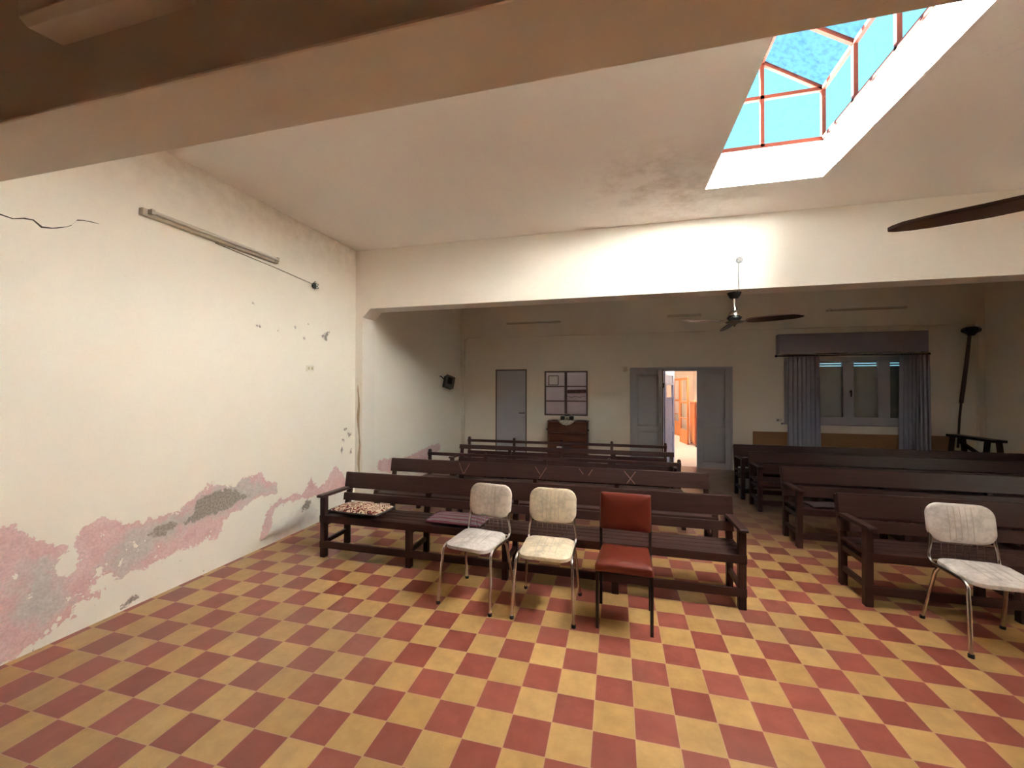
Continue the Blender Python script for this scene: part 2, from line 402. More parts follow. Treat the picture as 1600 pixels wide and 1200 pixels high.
# ------------------------------------------------------------------ room shell
XL, XR, YB, YN, ZC = -2.65, 7.24, 7.30, -2.7, 3.59
BF, BZ = 3.184, 2.765            # far beam: front face, underside
struct(MB().box((XL-.2, YN-.2, -.1), (XR+.2, YB+.2, 0)).build('floor', M['tiles']))

PINK1 = [(-0.471,0.800),(-0.355,0.831),(-0.225,0.826),(-0.178,0.821),(-0.129,0.753),(-0.026,0.660),(0.073,0.616),(0.068,0.565),(0.013,0.514),(0.041,0.414),(0.110,0.376),(0.157,0.439),(0.144,0.566),(0.137,0.645),(0.160,0.698),(0.241,0.719),(0.334,0.703),(0.419,0.646),(0.477,0.644),(0.569,0.633),(0.701,0.647),(0.806,0.634),(0.899,0.694),(0.997,0.758),(1.100,0.784),(1.210,0.748),(1.326,0.710),(1.449,0.771),(1.606,0.776),(1.690,0.708),(1.837,0.628),(1.808,0.514),(1.581,0.525),(1.476,0.508),(1.328,0.462),(1.213,0.412),(1.169,0.302),(1.001,0.301),(0.865,0.293),(0.721,0.284),(0.637,0.272),(0.557,0.253),(0.480,0.277),(0.379,0.263),(0.271,0.327),(0.220,0.272),(0.195,0.229),(0.298,0.195),(0.208,0.168),(0.135,0.182),(0.124,0.105),(0.066,0.077),(-0.042,0.053),(-0.162,0.029),(-0.218,0.024),(-0.464,0.005)]
PINK2 = [(1.824,0.437),(2.128,0.446),(2.181,0.394),(2.342,0.568),(2.457,0.433),(2.617,0.480),(2.787,0.648),(2.924,0.473),(3.068,0.319),(3.068,0.258),(2.458,0.322),(2.198,0.363),(1.964,0.400),(1.780,0.353),(1.767,0.190),(1.667,0.082),(1.598,0.084),(1.666,0.269),(1.693,0.355)]
PINK3 = [(3.740,0.380),(3.785,0.530),(4.079,0.506),(4.603,0.447),(5.179,0.480),(5.615,0.517),(5.935,0.508),(6.061,0.456),(6.019,0.355),(5.466,0.271),(4.106,0.294)]
GREY = [[(0.309,0.439),(0.419,0.562),(0.601,0.623),(0.735,0.618),(0.939,0.596),(0.957,0.708),(1.100,0.733),(1.279,0.711),(1.474,0.754),(1.720,0.607),(1.808,0.562),(1.502,0.535),(1.212,0.496),(0.901,0.511),(0.737,0.415),(0.556,0.340),(0.393,0.273),(0.324,0.304),(0.283,0.386)],
        [(-0.098,0.574),(-0.026,0.573),(0.040,0.488),(0.030,0.404),(0.087,0.289),(0.123,0.211),(-0.022,0.141),(-0.144,0.209),(-0.174,0.293),(-0.127,0.476)]]
MORTAR = [[(0.872,0.520),(0.939,0.577),(0.958,0.669),(1.017,0.713),(1.210,0.706),(1.351,0.651),(1.476,0.575),(1.328,0.538),(1.124,0.502),(0.959,0.502)],
          [(0.586,0.504),(0.668,0.548),(0.844,0.519),(0.737,0.489),(0.635,0.469)], [(0.416,0.063),(0.482,0.081),(0.497,0.047),(0.468,0.028),(0.424,0.034)],
          [(2.542,2.318),(2.609,2.394),(2.639,2.378),(2.601,2.278),(2.571,2.281)], [(2.17,.25),(2.24,.31),(2.33,.30),(2.30,.23),(2.2,.21)]]
def chip(y, z, w, h, k): return [(y+w*math.cos(a)*(1+.3*math.sin(3*a+k)), z+h*math.sin(a)*(1+.3*math.cos(2*a+k))) for a in [i*math.pi/4 for i in range(8)]]
MORTAR += [chip(*c, i) for i, c in enumerate([(1.508,2.521,.022,.018),(1.563,2.289,.022,.010),(1.832,2.30,.008,.016),(2.069,2.356,.008,.018),(2.268,2.43,.008,.014),(2.208,2.232,.007,.012),(2.98,1.09,.03,.022),(2.94,.95,.018,.025),(3.06,1.02,.02,.016),(2.90,.82,.016,.03),(3.09,.77,.02,.02),(2.84,.70,.012,.02)])]
DAMP = [[(1.724,0.109),(2.030,0.154),(2.383,0.152),(2.460,0.046),(2.132,0.019),(1.812,0.030)]]
def sdf(P, poly):
    """signed distance, positive inside"""
    poly = np.array(poly); d = np.full(len(P), 1e9); ins = np.zeros(len(P), bool)
    for i in range(len(poly)):
        a = poly[i]; b = poly[(i+1) % len(poly)]; e = b-a
        t = np.clip(((P-a) @ e)/max(1e-9, e @ e), 0, 1)
        d = np.minimum(d, np.hypot(*(P-a-t[:,None]*e).T))
        if a[1] != b[1]:
            c = ((a[1] > P[:,1]) != (b[1] > P[:,1])) & (P[:,0] < (b[0]-a[0])*(P[:,1]-a[1])/(b[1]-a[1])+a[0]); ins ^= c
    return np.where(ins, d, -d)
def left_wall():
    ys = np.concatenate([np.arange(YN-.2,-.8,.4), np.arange(-.8,3.2,.0125), np.arange(3.2,6.3,.03), np.array([6.3,6.8,YB+.2])])
    zs = np.concatenate([np.arange(0,1.5,.0125), np.arange(1.5,2.2,.1), np.arange(2.2,2.86,.0125), np.arange(2.9,3.75,.1)])
    Y, Z = np.meshgrid(ys, zs); ny, nz = len(ys), len(zs)
    P = np.stack([Y.ravel(), Z.ravel()], 1)
    me = bpy.data.meshes.new('wall_left')
    vs = np.stack([np.full(len(P), XL), P[:,0], P[:,1]], 1)
    fs = [(j*ny+i, j*ny+i+1, (j+1)*ny+i+1, (j+1)*ny+i) for j in range(nz-1) for i in range(ny-1)]
    nf = len(fs); vs = vs.tolist()
    # hairline crack high on the wall, a narrow strip of the same mesh
    cr = [(-.36,2.712),(-.241,2.695),(-.188,2.69),(-.14,2.712),(-.098,2.718),(-.059,2.688),(-.01,2.70),(.018,2.713),(.060,2.735),(.089,2.758),(.116,2.803),(.15,2.815),(.196,2.822),(.24,2.825)]
    wv = [.002,.004,.003,.005,.004,.006,.004,.005,.003,.004,.005,.003,.003,.001]
    nn = len(vs)
    for (y, z), w in zip(cr, wv): vs += [[XL+.0012, y-w*.5, z-w], [XL+.0012, y+w*.5, z+w]]
    fs += [(nn+2*i, nn+2*i+2, nn+2*i+3, nn+2*i+1) for i in range(len(cr)-1)]
    # backing slab so that the wall has thickness
    bx = MB().box((XL-.2, YN-.2, -.1), (XL-.01, YB+.2, 3.8)); nn = len(vs)
    vs += [list(p) for p in bx.v]; fs += [tuple(i+nn for i in f) for f in bx.f]
    me.from_pydata(vs, [], fs)
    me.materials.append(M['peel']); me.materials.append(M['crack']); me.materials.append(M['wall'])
    for p in me.polygons[nf:nf+len(cr)-1]: p.material_index = 1
    for p in me.polygons[nf+len(cr)-1:]: p.material_index = 2
    def put(name, polys):
        a = me.attributes.new(name, 'FLOAT', 'POINT'); v = np.full(len(vs), -1.0)
        v[:len(P)] = np.max([sdf(P, q) for q in polys], 0); a.data.foreach_set('value', v.astype(np.float32))
    put('peel', [PINK1, PINK2, PINK3]); put('grey', GREY); put('mortar', MORTAR); put('damp', DAMP)
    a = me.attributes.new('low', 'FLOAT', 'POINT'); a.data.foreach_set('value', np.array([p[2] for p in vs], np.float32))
    o = link(bpy.data.objects.new('wall_left', me)); return struct(o)
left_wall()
struct(MB().box((XL, YN, 0), (XL+.04, -.78, 2.9)).build('unseen_dark_panel', mat('unseen_dark_brown', (.19,.125,.09), .6)))  # unseen dark panel, added to cut light bounced onto the near beam
struct(MB().box((XR, YN-.2, -.1), (XR+.2, YB+.2, 3.8)).build('wall_right', M['wall']))
struct(MB().box((XL-.2, YN-.2, -.1), (XR+.2, YN, 3.8)).build('wall_near', mat('unseen_dark_brown', (.19,.125,.09), .6)))  # unseen end wall, darkened and set close to dim the near beam

def wall_with_holes(mb, x0, x1, z0, z1, y0, y1, holes):
    xs = sorted({x0, x1, *[h[0] for h in holes], *[h[1] for h in holes]})
    for a, b in zip(xs, xs[1:]):
        hs = sorted([h for h in holes if h[0] <= a and h[1] >= b], key=lambda h: h[2]); z = z0
        for h in hs:
            if h[2] > z: mb.box((a, y0, z), (b, y1, h[2]))
            z = h[3]
        if z < z1: mb.box((a, y0, z), (b, y1, z1))
DOOR = (1.20, 3.20, 0, 2.10); WSM = (-.665, .30, 1.04, 2.04); WBIG = (4.12, 6.34, .98, 2.26); DSM = (-1.815, -1.075, 0, 2.085)
mb = MB(); wall_with_holes(mb, XL, XR, 0, 3.7, YB, YB+.2, [DOOR, WSM, WBIG, DSM])
mb.box((XL, YB-.07, 2.83), (XR, YB, 3.7))              # beam along the top of the back wall
mb.box((XL, YB-.07, 0), (XL+.075, YB, 2.83)); mb.box((XR-.09, YB-.07, 0), (XR, YB, 2.83))
mb.prism([(0,0),(.07,0),(0,-.07)], (XL+.075, YB-.07, 2.83), (1,0,0), (0,0,1), (0,1,0), .07)
struct(mb.build('wall_back', M['wall']))

# ceiling with the skylight opening
mb = MB()
mb.box((XL-.2, YN-.2, ZC), (SKX0, YB+.2, 3.8)); mb.box((SKX1, YN-.2, ZC), (XR+.2, YB+.2, 3.8))
mb.box((SKX0, YN-.2, ZC), (SKX1, SKY0, 3.8)); mb.box((SKX0, SKY1, ZC), (SKX1, YB+.2, 3.8))
struct(mb.build('ceiling', M['ceiling']))
# far beam with its piers and haunches
mb = MB(); BD = .30
mb.box((XL, BF, BZ), (XR, BF+BD, ZC))
for x, s in ((XL, 1), (XR, -1)):
    mb.box((x, BF, 0), (x+s*.113, BF+BD, BZ))
    mb.prism([(0,0),(.12,0),(0,-.12)] if s > 0 else [(0,0),(-.12,0),(0,-.12)], (x+s*.113, BF, BZ), (1,0,0), (0,0,1), (0,1,0), BD)
zz = [.30,.45,.60,.72,.85,.98,1.12,1.26,1.40,1.52,1.62,1.70]; sx = [.070,.074,.060,.066,.078,.070,.056,.050,.062,.058,.046,.044]; sw_ = [.004,.010,.016,.020,.014,.010,.016,.022,.018,.014,.010,.003]
mb.add([(XL+x+d*w_, BF-.0008, z) for z, x, w_ in zip(zz, sx, sw_) for d in (-1, 1)], [(2*i, 2*i+1, 2*i+3, 2*i+2) for i in range(len(zz)-1)], 1)
struct(mb.build('trim_1', [M['beam'], mat('brown_flaked_stain', (.42,.31,.20), .8, var=.3, scale=20)]))
# near beam
mb = MB().box((XL, -.745, 2.745), (XR, -.425, ZC))
struct(mb.build('trim_2', M['beam'], bevel=.008))

# ------------------------------------------------------------------ skylight
CZ, EZ, AZ = 3.93, 4.395, 4.73
XM = (SKX0+SKX1)/2
def streaked():
    m, n, l, b = newmat('streaked_white_curb')
    g = n.new('ShaderNodeNewGeometry'); mp = n.new('ShaderNodeMapping'); mp.inputs['Scale'].default_value = (30,30,.6)
    l.new(g.outputs['Position'], mp.inputs[0]); nz = n.new('ShaderNodeTexNoise'); nz.inputs['Scale'].default_value = 1.0; nz.inputs['Detail'].default_value = 3; l.new(mp.outputs[0], nz.inputs['Vector'])
    sp = n.new('ShaderNodeSeparateXYZ'); l.new(g.outputs['Position'], sp.inputs[0])
    w = n.new('ShaderNodeMapRange'); w.inputs['From Min'].default_value = 2.15; w.inputs['From Max'].default_value = 1.85; l.new(sp.outputs[0], w.inputs['Value'])
    rp = n.new('ShaderNodeMapRange'); rp.inputs['From Min'].default_value = .56; rp.inputs['From Max'].default_value = .63; l.new(nz.outputs['Fac'], rp.inputs['Value'])
    mu = n.new('ShaderNodeMath'); mu.operation = 'MULTIPLY'; l.new(w.outputs[0], mu.inputs[0]); l.new(rp.outputs[0], mu.inputs[1])
    mx = n.new('ShaderNodeMix'); mx.data_type = 'RGBA'; l.new(mu.outputs[0], mx.inputs['Factor']); mx.inputs['A'].default_value = (.88,.88,.87,1); mx.inputs['B'].default_value = (.12,.12,.13,1)
    l.new(mx.outputs['Result'], b.inputs['Base Color']); b.inputs['Roughness'].default_value = .7
    return m
mb = MB()
t = .12
mb.box((SKX0-t, SKY0-t, 3.8), (SKX0, SKY1+t, CZ)); mb.box((SKX1, SKY0-t, 3.8), (SKX1+t, SKY1+t, CZ))
mb.box((SKX0, SKY0-t, 3.8), (SKX1, SKY0, CZ)); mb.box((SKX0, SKY1, 3.8), (SKX1, SKY1+t, CZ))
e = .004
mb.box((SKX0, SKY0, ZC), (SKX0+e, SKY1, CZ)); mb.box((SKX1-e, SKY0, ZC), (SKX1, SKY1, CZ))
mb.box((SKX0, SKY0, ZC), (SKX1, SKY0+e, CZ)); mb.box((SKX0, SKY1-e, ZC), (SKX1, SKY1, CZ))
struct(mb.build('trim_3', streaked()))
sk = struct(link(bpy.data.objects.new('window_1', None)))
w = .032
def kb(p, q, name='glazing_bar'):
    MB().bar(p, q, w, w).build(name, M['rust'], sk)
for x in (SKX0, SKX1):
    kb((x,SKY0,EZ), (x,SKY1,EZ), 'eaves_bar'); kb((x,SKY0,CZ+.008), (x,SKY1,CZ+.008), 'sill_bar')
    for k in range(6):
        y = SKY1 - k*(SKY1-SKY0)/5
        kb((x,y,CZ), (x,y,EZ)); kb((x,y,EZ), (XM,y,AZ), 'rafter_bar')
kb((XM,SKY0,AZ), (XM,SKY1,AZ), 'ridge_bar')
for y in (SKY0, SKY1):
    kb((SKX0,y,EZ), (SKX1,y,EZ), 'eaves_bar'); kb((SKX0,y,CZ+.008), (SKX1,y,CZ+.008), 'sill_bar'); kb((XM,y,CZ), (XM,y,AZ))
mb = MB()
for x in (SKX0, SKX1): mb.add([(x,SKY0,CZ),(x,SKY1,CZ),(x,SKY1,EZ),(x,SKY0,EZ)], [(0,1,2,3)])
for y in (SKY0, SKY1): mb.add([(SKX0,y,CZ),(SKX1,y,CZ),(SKX1,y,EZ),(XM,y,AZ),(SKX0,y,EZ)], [(0,1,2,3,4)])
mb.build('side_panes', M['sky_side'], sk)
mb = MB()
for x in (SKX0, SKX1): mb.add([(x,SKY0,EZ),(x,SKY1,EZ),(XM,SKY1,AZ),(XM,SKY0,AZ)], [(0,1,2,3)])
mb.build('roof_panes', M['sky_roof'], sk)

# ------------------------------------------------------------------ doors, windows, rooms beyond
def panel_leaf(mb, w, h, t, panels):
    """door leaf in local x 0..w, y -t/2..t/2, z 0..h with recessed panels (x0,x1,z0,z1)"""
    xs0 = sorted(panels, key=lambda p: p[2]); z = 0
    x0, x1 = xs0[0][0], xs0[0][1]
    mb.box((0,-t/2,0), (x0,t/2,h)); mb.box((x1,-t/2,0), (w,t/2,h))
    for p in xs0:
        mb.box((x0,-t/2,z), (x1,t/2,p[2])); z = p[3]
        mb.box((x0,-t/2+.030,p[2]), (x1,t/2-.006,p[3])); mb.box((x0+.026,-t/2+.006,p[2]+.026), (x1-.026,0,p[3]-.026))
    mb.box((x0,-t/2,z), (x1,t/2,h))
d2 = struct(link(bpy.data.objects.new('door_2', None))); d2.location = (0, YB, 0)
mb = MB()
mb.box((1.20,-.015,0), (1.235,.16,2.10)); mb.box((3.165,-.015,0), (3.20,.16,2.10)); mb.box((1.20,-.015,2.06), (3.20,.16,2.10)); mb.box((1.235,.055,2.02), (3.165,.075,2.06))
mb.build('frame', M['paint_blue'], d2, bevel=.004)
def leaf(w, x, y, rz, name='leaf'):
    mb = MB(); panel_leaf(mb, w, 2.05, .045, [(.10, w-.10, .12, .72), (.10, w-.10, .84, 1.94)])
    o = mb.build(name, M['paint_blue'], d2, bevel=.003); o.location = (x, y, .008); o.rotation_euler = (0,0,rz); return o
lf = leaf(.635, 1.237, .03, 0)
MB().box((.62,-.045,1.66), (.655,-.018,1.76)).build('hinge', M['black_metal'], lf)
MB().box((.618,-.024,0), (.634,-.0195,2.05)).build('meeting_strip', mat('dark_brown_edge', (.06,.02,.018), .5), lf)
leaf(.635, 2.530, .03, 0)
# the open middle leaf, hinged on the left one and swung out into the corridor, with a small pane
mb = MB(); wd, h, tt = .66, 2.03, .04
for a, b in (((0,-.02,0),(.10,.02,h)), ((wd-.10,-.02,0),(wd,.02,h)), ((.10,-.02,0),(wd-.10,.02,.12)), ((.10,-.02,.68),(wd-.10,.02,.80)), ((.10,-.02,1.40),(wd-.10,.02,1.45)),
             ((.10,-.02,1.72),(wd-.10,.02,1.76)), ((.10,-.02,1.92),(wd-.10,.02,h)), ((.10,-.006,.12),(wd-.10,.006,.68)), ((.10,-.006,.80),(wd-.10,.006,1.40)), ((.10,-.006,1.76),(wd-.10,.006,1.92))):
    mb.box(a, b)
ol = mb.build('leaf', mat('daylit_leaf_blue', (.36,.42,.74), .5, var=.05), d2, bevel=.003)  # door paint tinted bluer to hold the daylight on this leaf
ol.location = (1.90, .07, .01); ol.rotation_euler = (0, 0, math.atan2(.61,.265))
ol['label'] = 'middle leaf swung open into the bright corridor, with a small pane'
MB().box((.10,-.003,1.45), (wd-.10,.003,1.72)).build('pane', M['glass'], ol)

d1 = struct(link(bpy.data.objects.new('door_1', None))); d1.location = (0, YB, 0)
mb = MB(); mb.box((-1.815,-.01,0), (-1.79,.1,2.085)); mb.box((-1.10,-.01,0), (-1.075,.1,2.085)); mb.box((-1.815,-.01,2.06), (-1.075,.1,2.085))
mb.build('frame', mat('dark_door_frame', (.10,.065,.055), .5), d1)
MB().box((-1.788,.0,.01), (-1.102,.04,2.058)).build('leaf', M['paint_blue'], d1, bevel=.003)
mb = MB(); mb.box((-1.15,-.02,1.07), (-1.12,0,1.10)); mb.bar((-1.14,-.03,1.085), (-1.25,-.03,1.085), .016, .02); mb.tube([(-1.14,0,1.085),(-1.14,-.03,1.085)], .008)
mb.build('handle', M['black_metal'], d1)
MB().tube([(-1.14,.0,.99),(-1.14,-.01,.99)], .014, 14).build('lock_cylinder', M['steel'], d1)

w2 = struct(link(bpy.data.objects.new('window_2', None))); w2.location = (0, YB, 0)
mb = MB(); x0, x1, z0, z1 = WSM; fb = .035
mb.box((x0,.0,z0),(x0+fb,.04,z1)); mb.box((x1-fb,0,z0),(x1,.04,z1)); mb.box((x0,0,z0),(x1,.04,z0+fb)); mb.box((x0,0,z1-fb),(x1,.04,z1))
xm = (x0+x1)/2; mb.box((xm-.028,0,z0),(xm+.028,.04,z1))
for z in (1.365, 1.695): mb.box((x0,0.005,z-.014),(x1,.035,z+.014))
mb.build('frame', mat('brown_grey_steel', (.09,.065,.065), .5), w2)
MB().box((x0,.018,z0),(x1,.022,z1)).build('pane', M['glass'], w2)

# room behind the small window
mb = MB(); RY = 9.0
mb.box((-2.2,RY,0),(.95,RY+.1,3.2)); mb.box((-2.3,YB+.2,0),(-2.2,RY+.1,3.2)); mb.box((.9,YB+.2,0),(1.0,15.2,3.2))
struct(mb.build('wall_beyond_window', M['lilac_wall']))
mb = MB(); mb.box((-2.3,YB+.2,3.1),(.95,7.9,3.2)); mb.box((-2.3,8.6,3.1),(.95,RY+.1,3.2)); mb.box((-2.3,7.9,3.1),(-.62,8.6,3.2)); mb.box((-.45,7.9,3.1),(.95,8.6,3.2))
struct(mb.build('ceiling_beyond_window', M['white']))
struct(MB().box((-2.3,YB+.2,-.1),(1.0,RY+.1,0)).build('floor_beyond_window', M['corridor_floor']))
pf = thing('framed_picture', 'small pale picture in a dark frame seen through the six-pane window', 'picture', (-.71, RY-.002, 1.86))
mb = MB()
for a, b in (((-.135,-.025,-.13),(-.115,0,.13)),((.115,-.025,-.13),(.135,0,.13)),((-.135,-.025,-.13),(.135,0,-.11)),((-.135,-.025,.11),(.135,0,.13))): mb.box(a, b)
mb.build('frame', M['wood'], pf); MB().box((-.115,-.012,-.11),(.115,-.004,.11)).build('print', M['paper'], pf)
cr = thing('coat_rack', 'dark plank with pegs on the wall behind the six-pane window', 'rack', (-.095, RY-.001, 1.57))
MB().box((-.25,-.03,-.045),(.25,0,.045), M=Matrix.Rotation(R(-1.5),4,'Y')).build('board', M['wood'], cr)
for x in (-.18,-.02,.14): MB().tube([(x,-.03,0),(x,-.075,.01)], .012).build('peg', M['wood_b'], cr)
tag(MB().tube([(-.43+.04*i, RY-.012, 1.405+.035*abs(math.sin(i*.62))) for i in range(15)], .007, 6).build('cable', M['black']), 'dark wavy cable hung on the wall below the plank with pegs', 'cable')

# corridor behind the double door, unseen roof added to dim it, sky opening left
struct(MB().box((1.0,YB+.2,-.1),(3.9,15.2,0)).build('floor_corridor', M['corridor_floor']))
mb = MB(); mb.box((3.8,YB+.2,0),(3.9,15.2,3.2)); mb.box((1.0,15.1,0),(3.9,15.2,3.2)); mb.box((1.0,YB+.2,3.1),(3.9,10.2,3.2)); mb.box((1.0,12.6,3.1),(3.9,15.2,3.2)); mb.box((1.0,10.2,3.1),(1.4,12.6,3.2)); mb.box((2.05,10.2,3.1),(3.9,12.6,3.2))
struct(mb.build('wall_corridor', M['wall']))
def glazed(name, label, loc, rz, w, h, low, mats):
    t_ = thing(name, label, 'door', loc, rz)
    mb = MB(); s = .07
    mb.box((0,-.02,0),(s,.02,h)); mb.box((w-s,-.02,0),(w,.02,h)); mb.box((s,-.02,h-s),(w-s,.02,h)); mb.box((s,-.02,1.2),(w-s,.02,1.26)); mb.box((s,-.02,.74),(w-s,.02,.77))
    mb.build('frame', mats, t_, bevel=.003)
    MB().box((s,-.014,0),(w-s,.014,low)).build('bottom_panel', mats, t_)
    MB().box((s,-.003,low),(w-s,.003,h-s)).build('pane', M['glass'], t_)
    return t_
glazed('glazed_door', 'honey wood door with glass panes standing open in the bright corridor', (2.835,11.73,0), math.atan2(-.70,.115), .71, 1.97, .42, M['honey'])
glazed('glazed_door', 'far pale wooden glazed door at the left of the corridor view', (2.93,13.9,0), math.atan2(-.6,.12), .62, 2.0, .5, M['honey'])
cb = thing('low_cabinet', 'reddish wooden cabinet at right in the corridor behind the glazed door', 'cabinet', (3.36,11.0,0))
MB().box((-.30,-.45,.05),(.30,.45,1.24)).build('body', mat('corridor_red_wood', (.42,.10,.04), .45), cb, bevel=.005)
MB().box((-.32,-.47,1.24),(.32,.47,1.27)).build('top', M['honey'], cb, bevel=.004)
MB().box((-.312,-.40,.12),(-.30,-.02,1.18)).build('door', M['honey'], cb, bevel=.003)
MB().box((-.312,.02,.12),(-.30,.40,1.18)).build('door', M['honey'], cb, bevel=.003)
for sx in (-.25,.25):
    for sy in (-.4,.4): MB().box((sx-.03,sy-.03,0),(sx+.03,sy+.03,.05)).build('foot', M['wood'], cb)

# shuttered window with pelmet and curtains
w3 = struct(link(bpy.data.objects.new('window_3', None))); w3.location = (0, YB, 0)
mb = MB(); x0, x1, z0, z1 = WBIG
mb.box((x0,.01,z0),(x1,.07,z0+.13)); mb.box((x0,.01,z1-.08),(x1,.07,z1))
PW = [(4.19,4.55),(4.74,5.12),(5.30,5.69),(5.875,6.27)]
xs = [x0]+[v for p in PW for v in p]+[x1]
for a, b in zip(xs[::2], xs[1::2]): mb.box((a,.01,z0+.13),(b,.07,z1-.08))
mb.build('frame', M['paint_blue'], w3, bevel=.004)
for a, b in PW: MB().box((a,.036,z0+.13),(b,.042,z1-.08)).build('pane', M['glass'], w3)
mb = MB().tube([(5.235,.01,1.60),(5.235,-.03,1.60)], .012); mb.bar((5.235,-.03,1.63),(5.235,-.03,1.50), .018, .012)
mb.build('latch', M['black_metal'], w3)
mb = MB(); z = z0
while z < z1-.02:
    gap = .010 if 2.04 < z < 2.13 else -.001
    mb.box((x0,.14,z),(x1,.152,z+.045-gap))
    z += .045
mb.build('roller_shutter', M['shutter'], w3)
struct(MB().box((x0-.05,-.06,z0-.03),(x1+.05,0,z0)).build('sill', M['paint_blue'], w3))

pel = thing('pelmet', 'grey lilac pelmet box above the shuttered window', 'pelmet', (5.17, YB-.001, 2.52))
mb = MB(); mb.box((-1.19,-.17,-.19),(1.19,-.15,.19)); mb.box((-1.19,-.15,.17),(1.19,0,.19)); mb.box((-1.19,-.15,-.19),(-1.17,0,.17)); mb.box((1.17,-.15,-.19),(1.19,0,.17))
mb.build('box', mat('pelmet_paint', (.26,.23,.27), .7), pel, bevel=.004)
rod = thing('curtain_rod', 'dark curtain rod running just under the pelmet', 'rod', (5.17, YB-.12, 2.29))
MB().tube([(-1.22,0,0),(1.22,0,0)], .011, 10).build('rod', M['black_metal'], rod)
for x in (-1.2,1.2):
    MB().tube([(x,0,0),(x,.119,0)], .009, 8).build('bracket', M['black_metal'], rod)
    MB().lathe([(.001,-.025),(.018,-.018),(.025,0),(.018,.018),(.001,.025)], (x*1.02,0,0)).build('finial', M['black_metal'], rod, smooth=True)
def curtain(x0, x1, flare, label, ph):
    c = thing('curtain', label, 'curtain', ((x0+x1)/2, YB-.12, 2.275), group='curtains at the shuttered window')
    mb = MB(); n = 96; L = 1.85; rows = 14; w_ = x1-x0; vs = []
    for r in range(rows+1):
        t = r/rows
        for i in range(n+1):
            u = i/n; a = .036+.012*t
            x = (u-.5)*w_*(1+flare*t); ang = u*7*2*math.pi+ph
            vs.append((x+.010*math.sin(ang*2+ph), -.02+a*math.sin(ang+.9*math.sin(4*u+ph+.5*t)) , -L*t))
    fs = [(r*(n+1)+i, r*(n+1)+i+1, (r+1)*(n+1)+i+1, (r+1)*(n+1)+i) for r in range(rows) for i in range(n)]
    mb.add(vs, fs); o = mb.build('cloth', M['curtain'], c, smooth=True)
    s = o.modifiers.new('thick', 'SOLIDIFY'); s.thickness = .004
    for i in range(9):
        u = (i+.5)/9
        MB().tube([((u-.5)*w_, .016*math.sin(a), .015+.016*math.cos(a)) for a in [k*math.pi/6 for k in range(12)]], .003, 6, closed=True).build('ring', M['black_metal'], c)
curtain(4.15, 4.66, .06, 'pleated grey curtain at the left side of the shuttered window', 0)
curtain(5.96, 6.38, .10, 'pleated grey curtain at the right side of the shuttered window', 1.3)

ob = thing('plank_panel', 'long orange brown plank panel along the wall below the shuttered window', 'panel', (5.18, YB-.03, 0))
MB().box((-1.62,-.02,.02),(1.62,.015,.545)).build('lower_plank', M['orange_board'], ob, bevel=.003)
MB().box((-1.62,-.022,.55),(1.62,.013,.80)).build('upper_plank', M['orange_board'], ob, bevel=.003)
for x in (-1.575, 0, 1.575): MB().box((x-.022,.013,0),(x+.022,.028,.8)).build('batten', M['wood'], ob)

# ------------------------------------------------------------------ benches
def bench(label, loc, L=3.77, up=(.595,.755), lo=(.47,.545), wood='wood', bays=4, rz=0, arms=True):
    t = thing('church_bench', label, 'bench', loc, rz, 'dark wooden benches in rows')
    W = M[wood]; xs = [-L/2+.03+(L-.06)*i/bays for i in range(bays+1)]
    tilt = .18
    def by(z): return .362+max(0,(z-.40))*tilt          # y of the back rest plane at height z
    for i, x in enumerate(xs):
        end = i in (0, bays); h = (.59 if arms else .44) if end else .345
        MB().box((x-.027,0,0),(x+.027,.055,h)).build('leg', W, t, bevel=.004)
        mb = MB()
        mb.prism([(.355,0),(.41,0),(.41,.40),(by(up[1]-.02)+.06,up[1]-.02),(by(up[1]-.02)+.022,up[1]-.02),(.362,.40)], (x-.024,0,0), (0,1,0), (0,0,1), (1,0,0), .048)
        mb.build('back_post', W, t, bevel=.003)
        MB().box((x-.016,.05,.125),(x+.016,.358,.165)).build('side_stretcher', W, t, bevel=.003)
        MB().box((x-.016,.05,.30),(x+.016,.358,.345)).build('seat_bearer', W, t, bevel=.003)
        if end and arms:
            s = -1 if i == 0 else 1
            mb = MB(); mb.bar((x,-.03,.603),(x,.43,.592), .062, .028); mb.tube([(x-.031,-.03,.603),(x+.031,-.03,.603)], .0142, 10)
            mb.build('armrest', W, t, bevel=.004)
    MB().box((-L/2,-.004,.345),(L/2,.022,.412)).build('front_rail', W, t, bevel=.004)
    MB().box((-L/2,-.002,.095),(L/2,.024,.16)).build('front_stretcher', W, t, bevel=.004)
    MB().box((-L/2+.06,.37,.245),(L/2-.06,.395,.33)).build('rear_rail', W, t, bevel=.003)
    for k in range(4):
        y0 = .026+k*.084
        MB().box((-L/2+.005,y0,.388),(L/2-.005,y0+.078,.41)).build('seat_slat', W, t, bevel=.004)
    for nm, (z0, z1) in (('top_board', up), ('lower_board', lo)):
        MB().prism([(by(z0)-.022,z0),(by(z0)+.002,z0),(by(z1)+.002,z1),(by(z1)-.022,z1)], (-L/2+.0,0,0), (0,1,0), (0,0,1), (1,0,0), L).build(nm, W, t, bevel=.004)
    return t
def xc(x0, L=3.77): return x0+L/2
bA = bench('dark bench with two cushions, standing behind the three left chairs', (xc(-1.91), 1.58, 0), rz=R(-.3))
bB = bench('dark bench with pale V and X marks on its backrest', (xc(-1.90), 2.49, 0), wood='wood_b', arms=False)
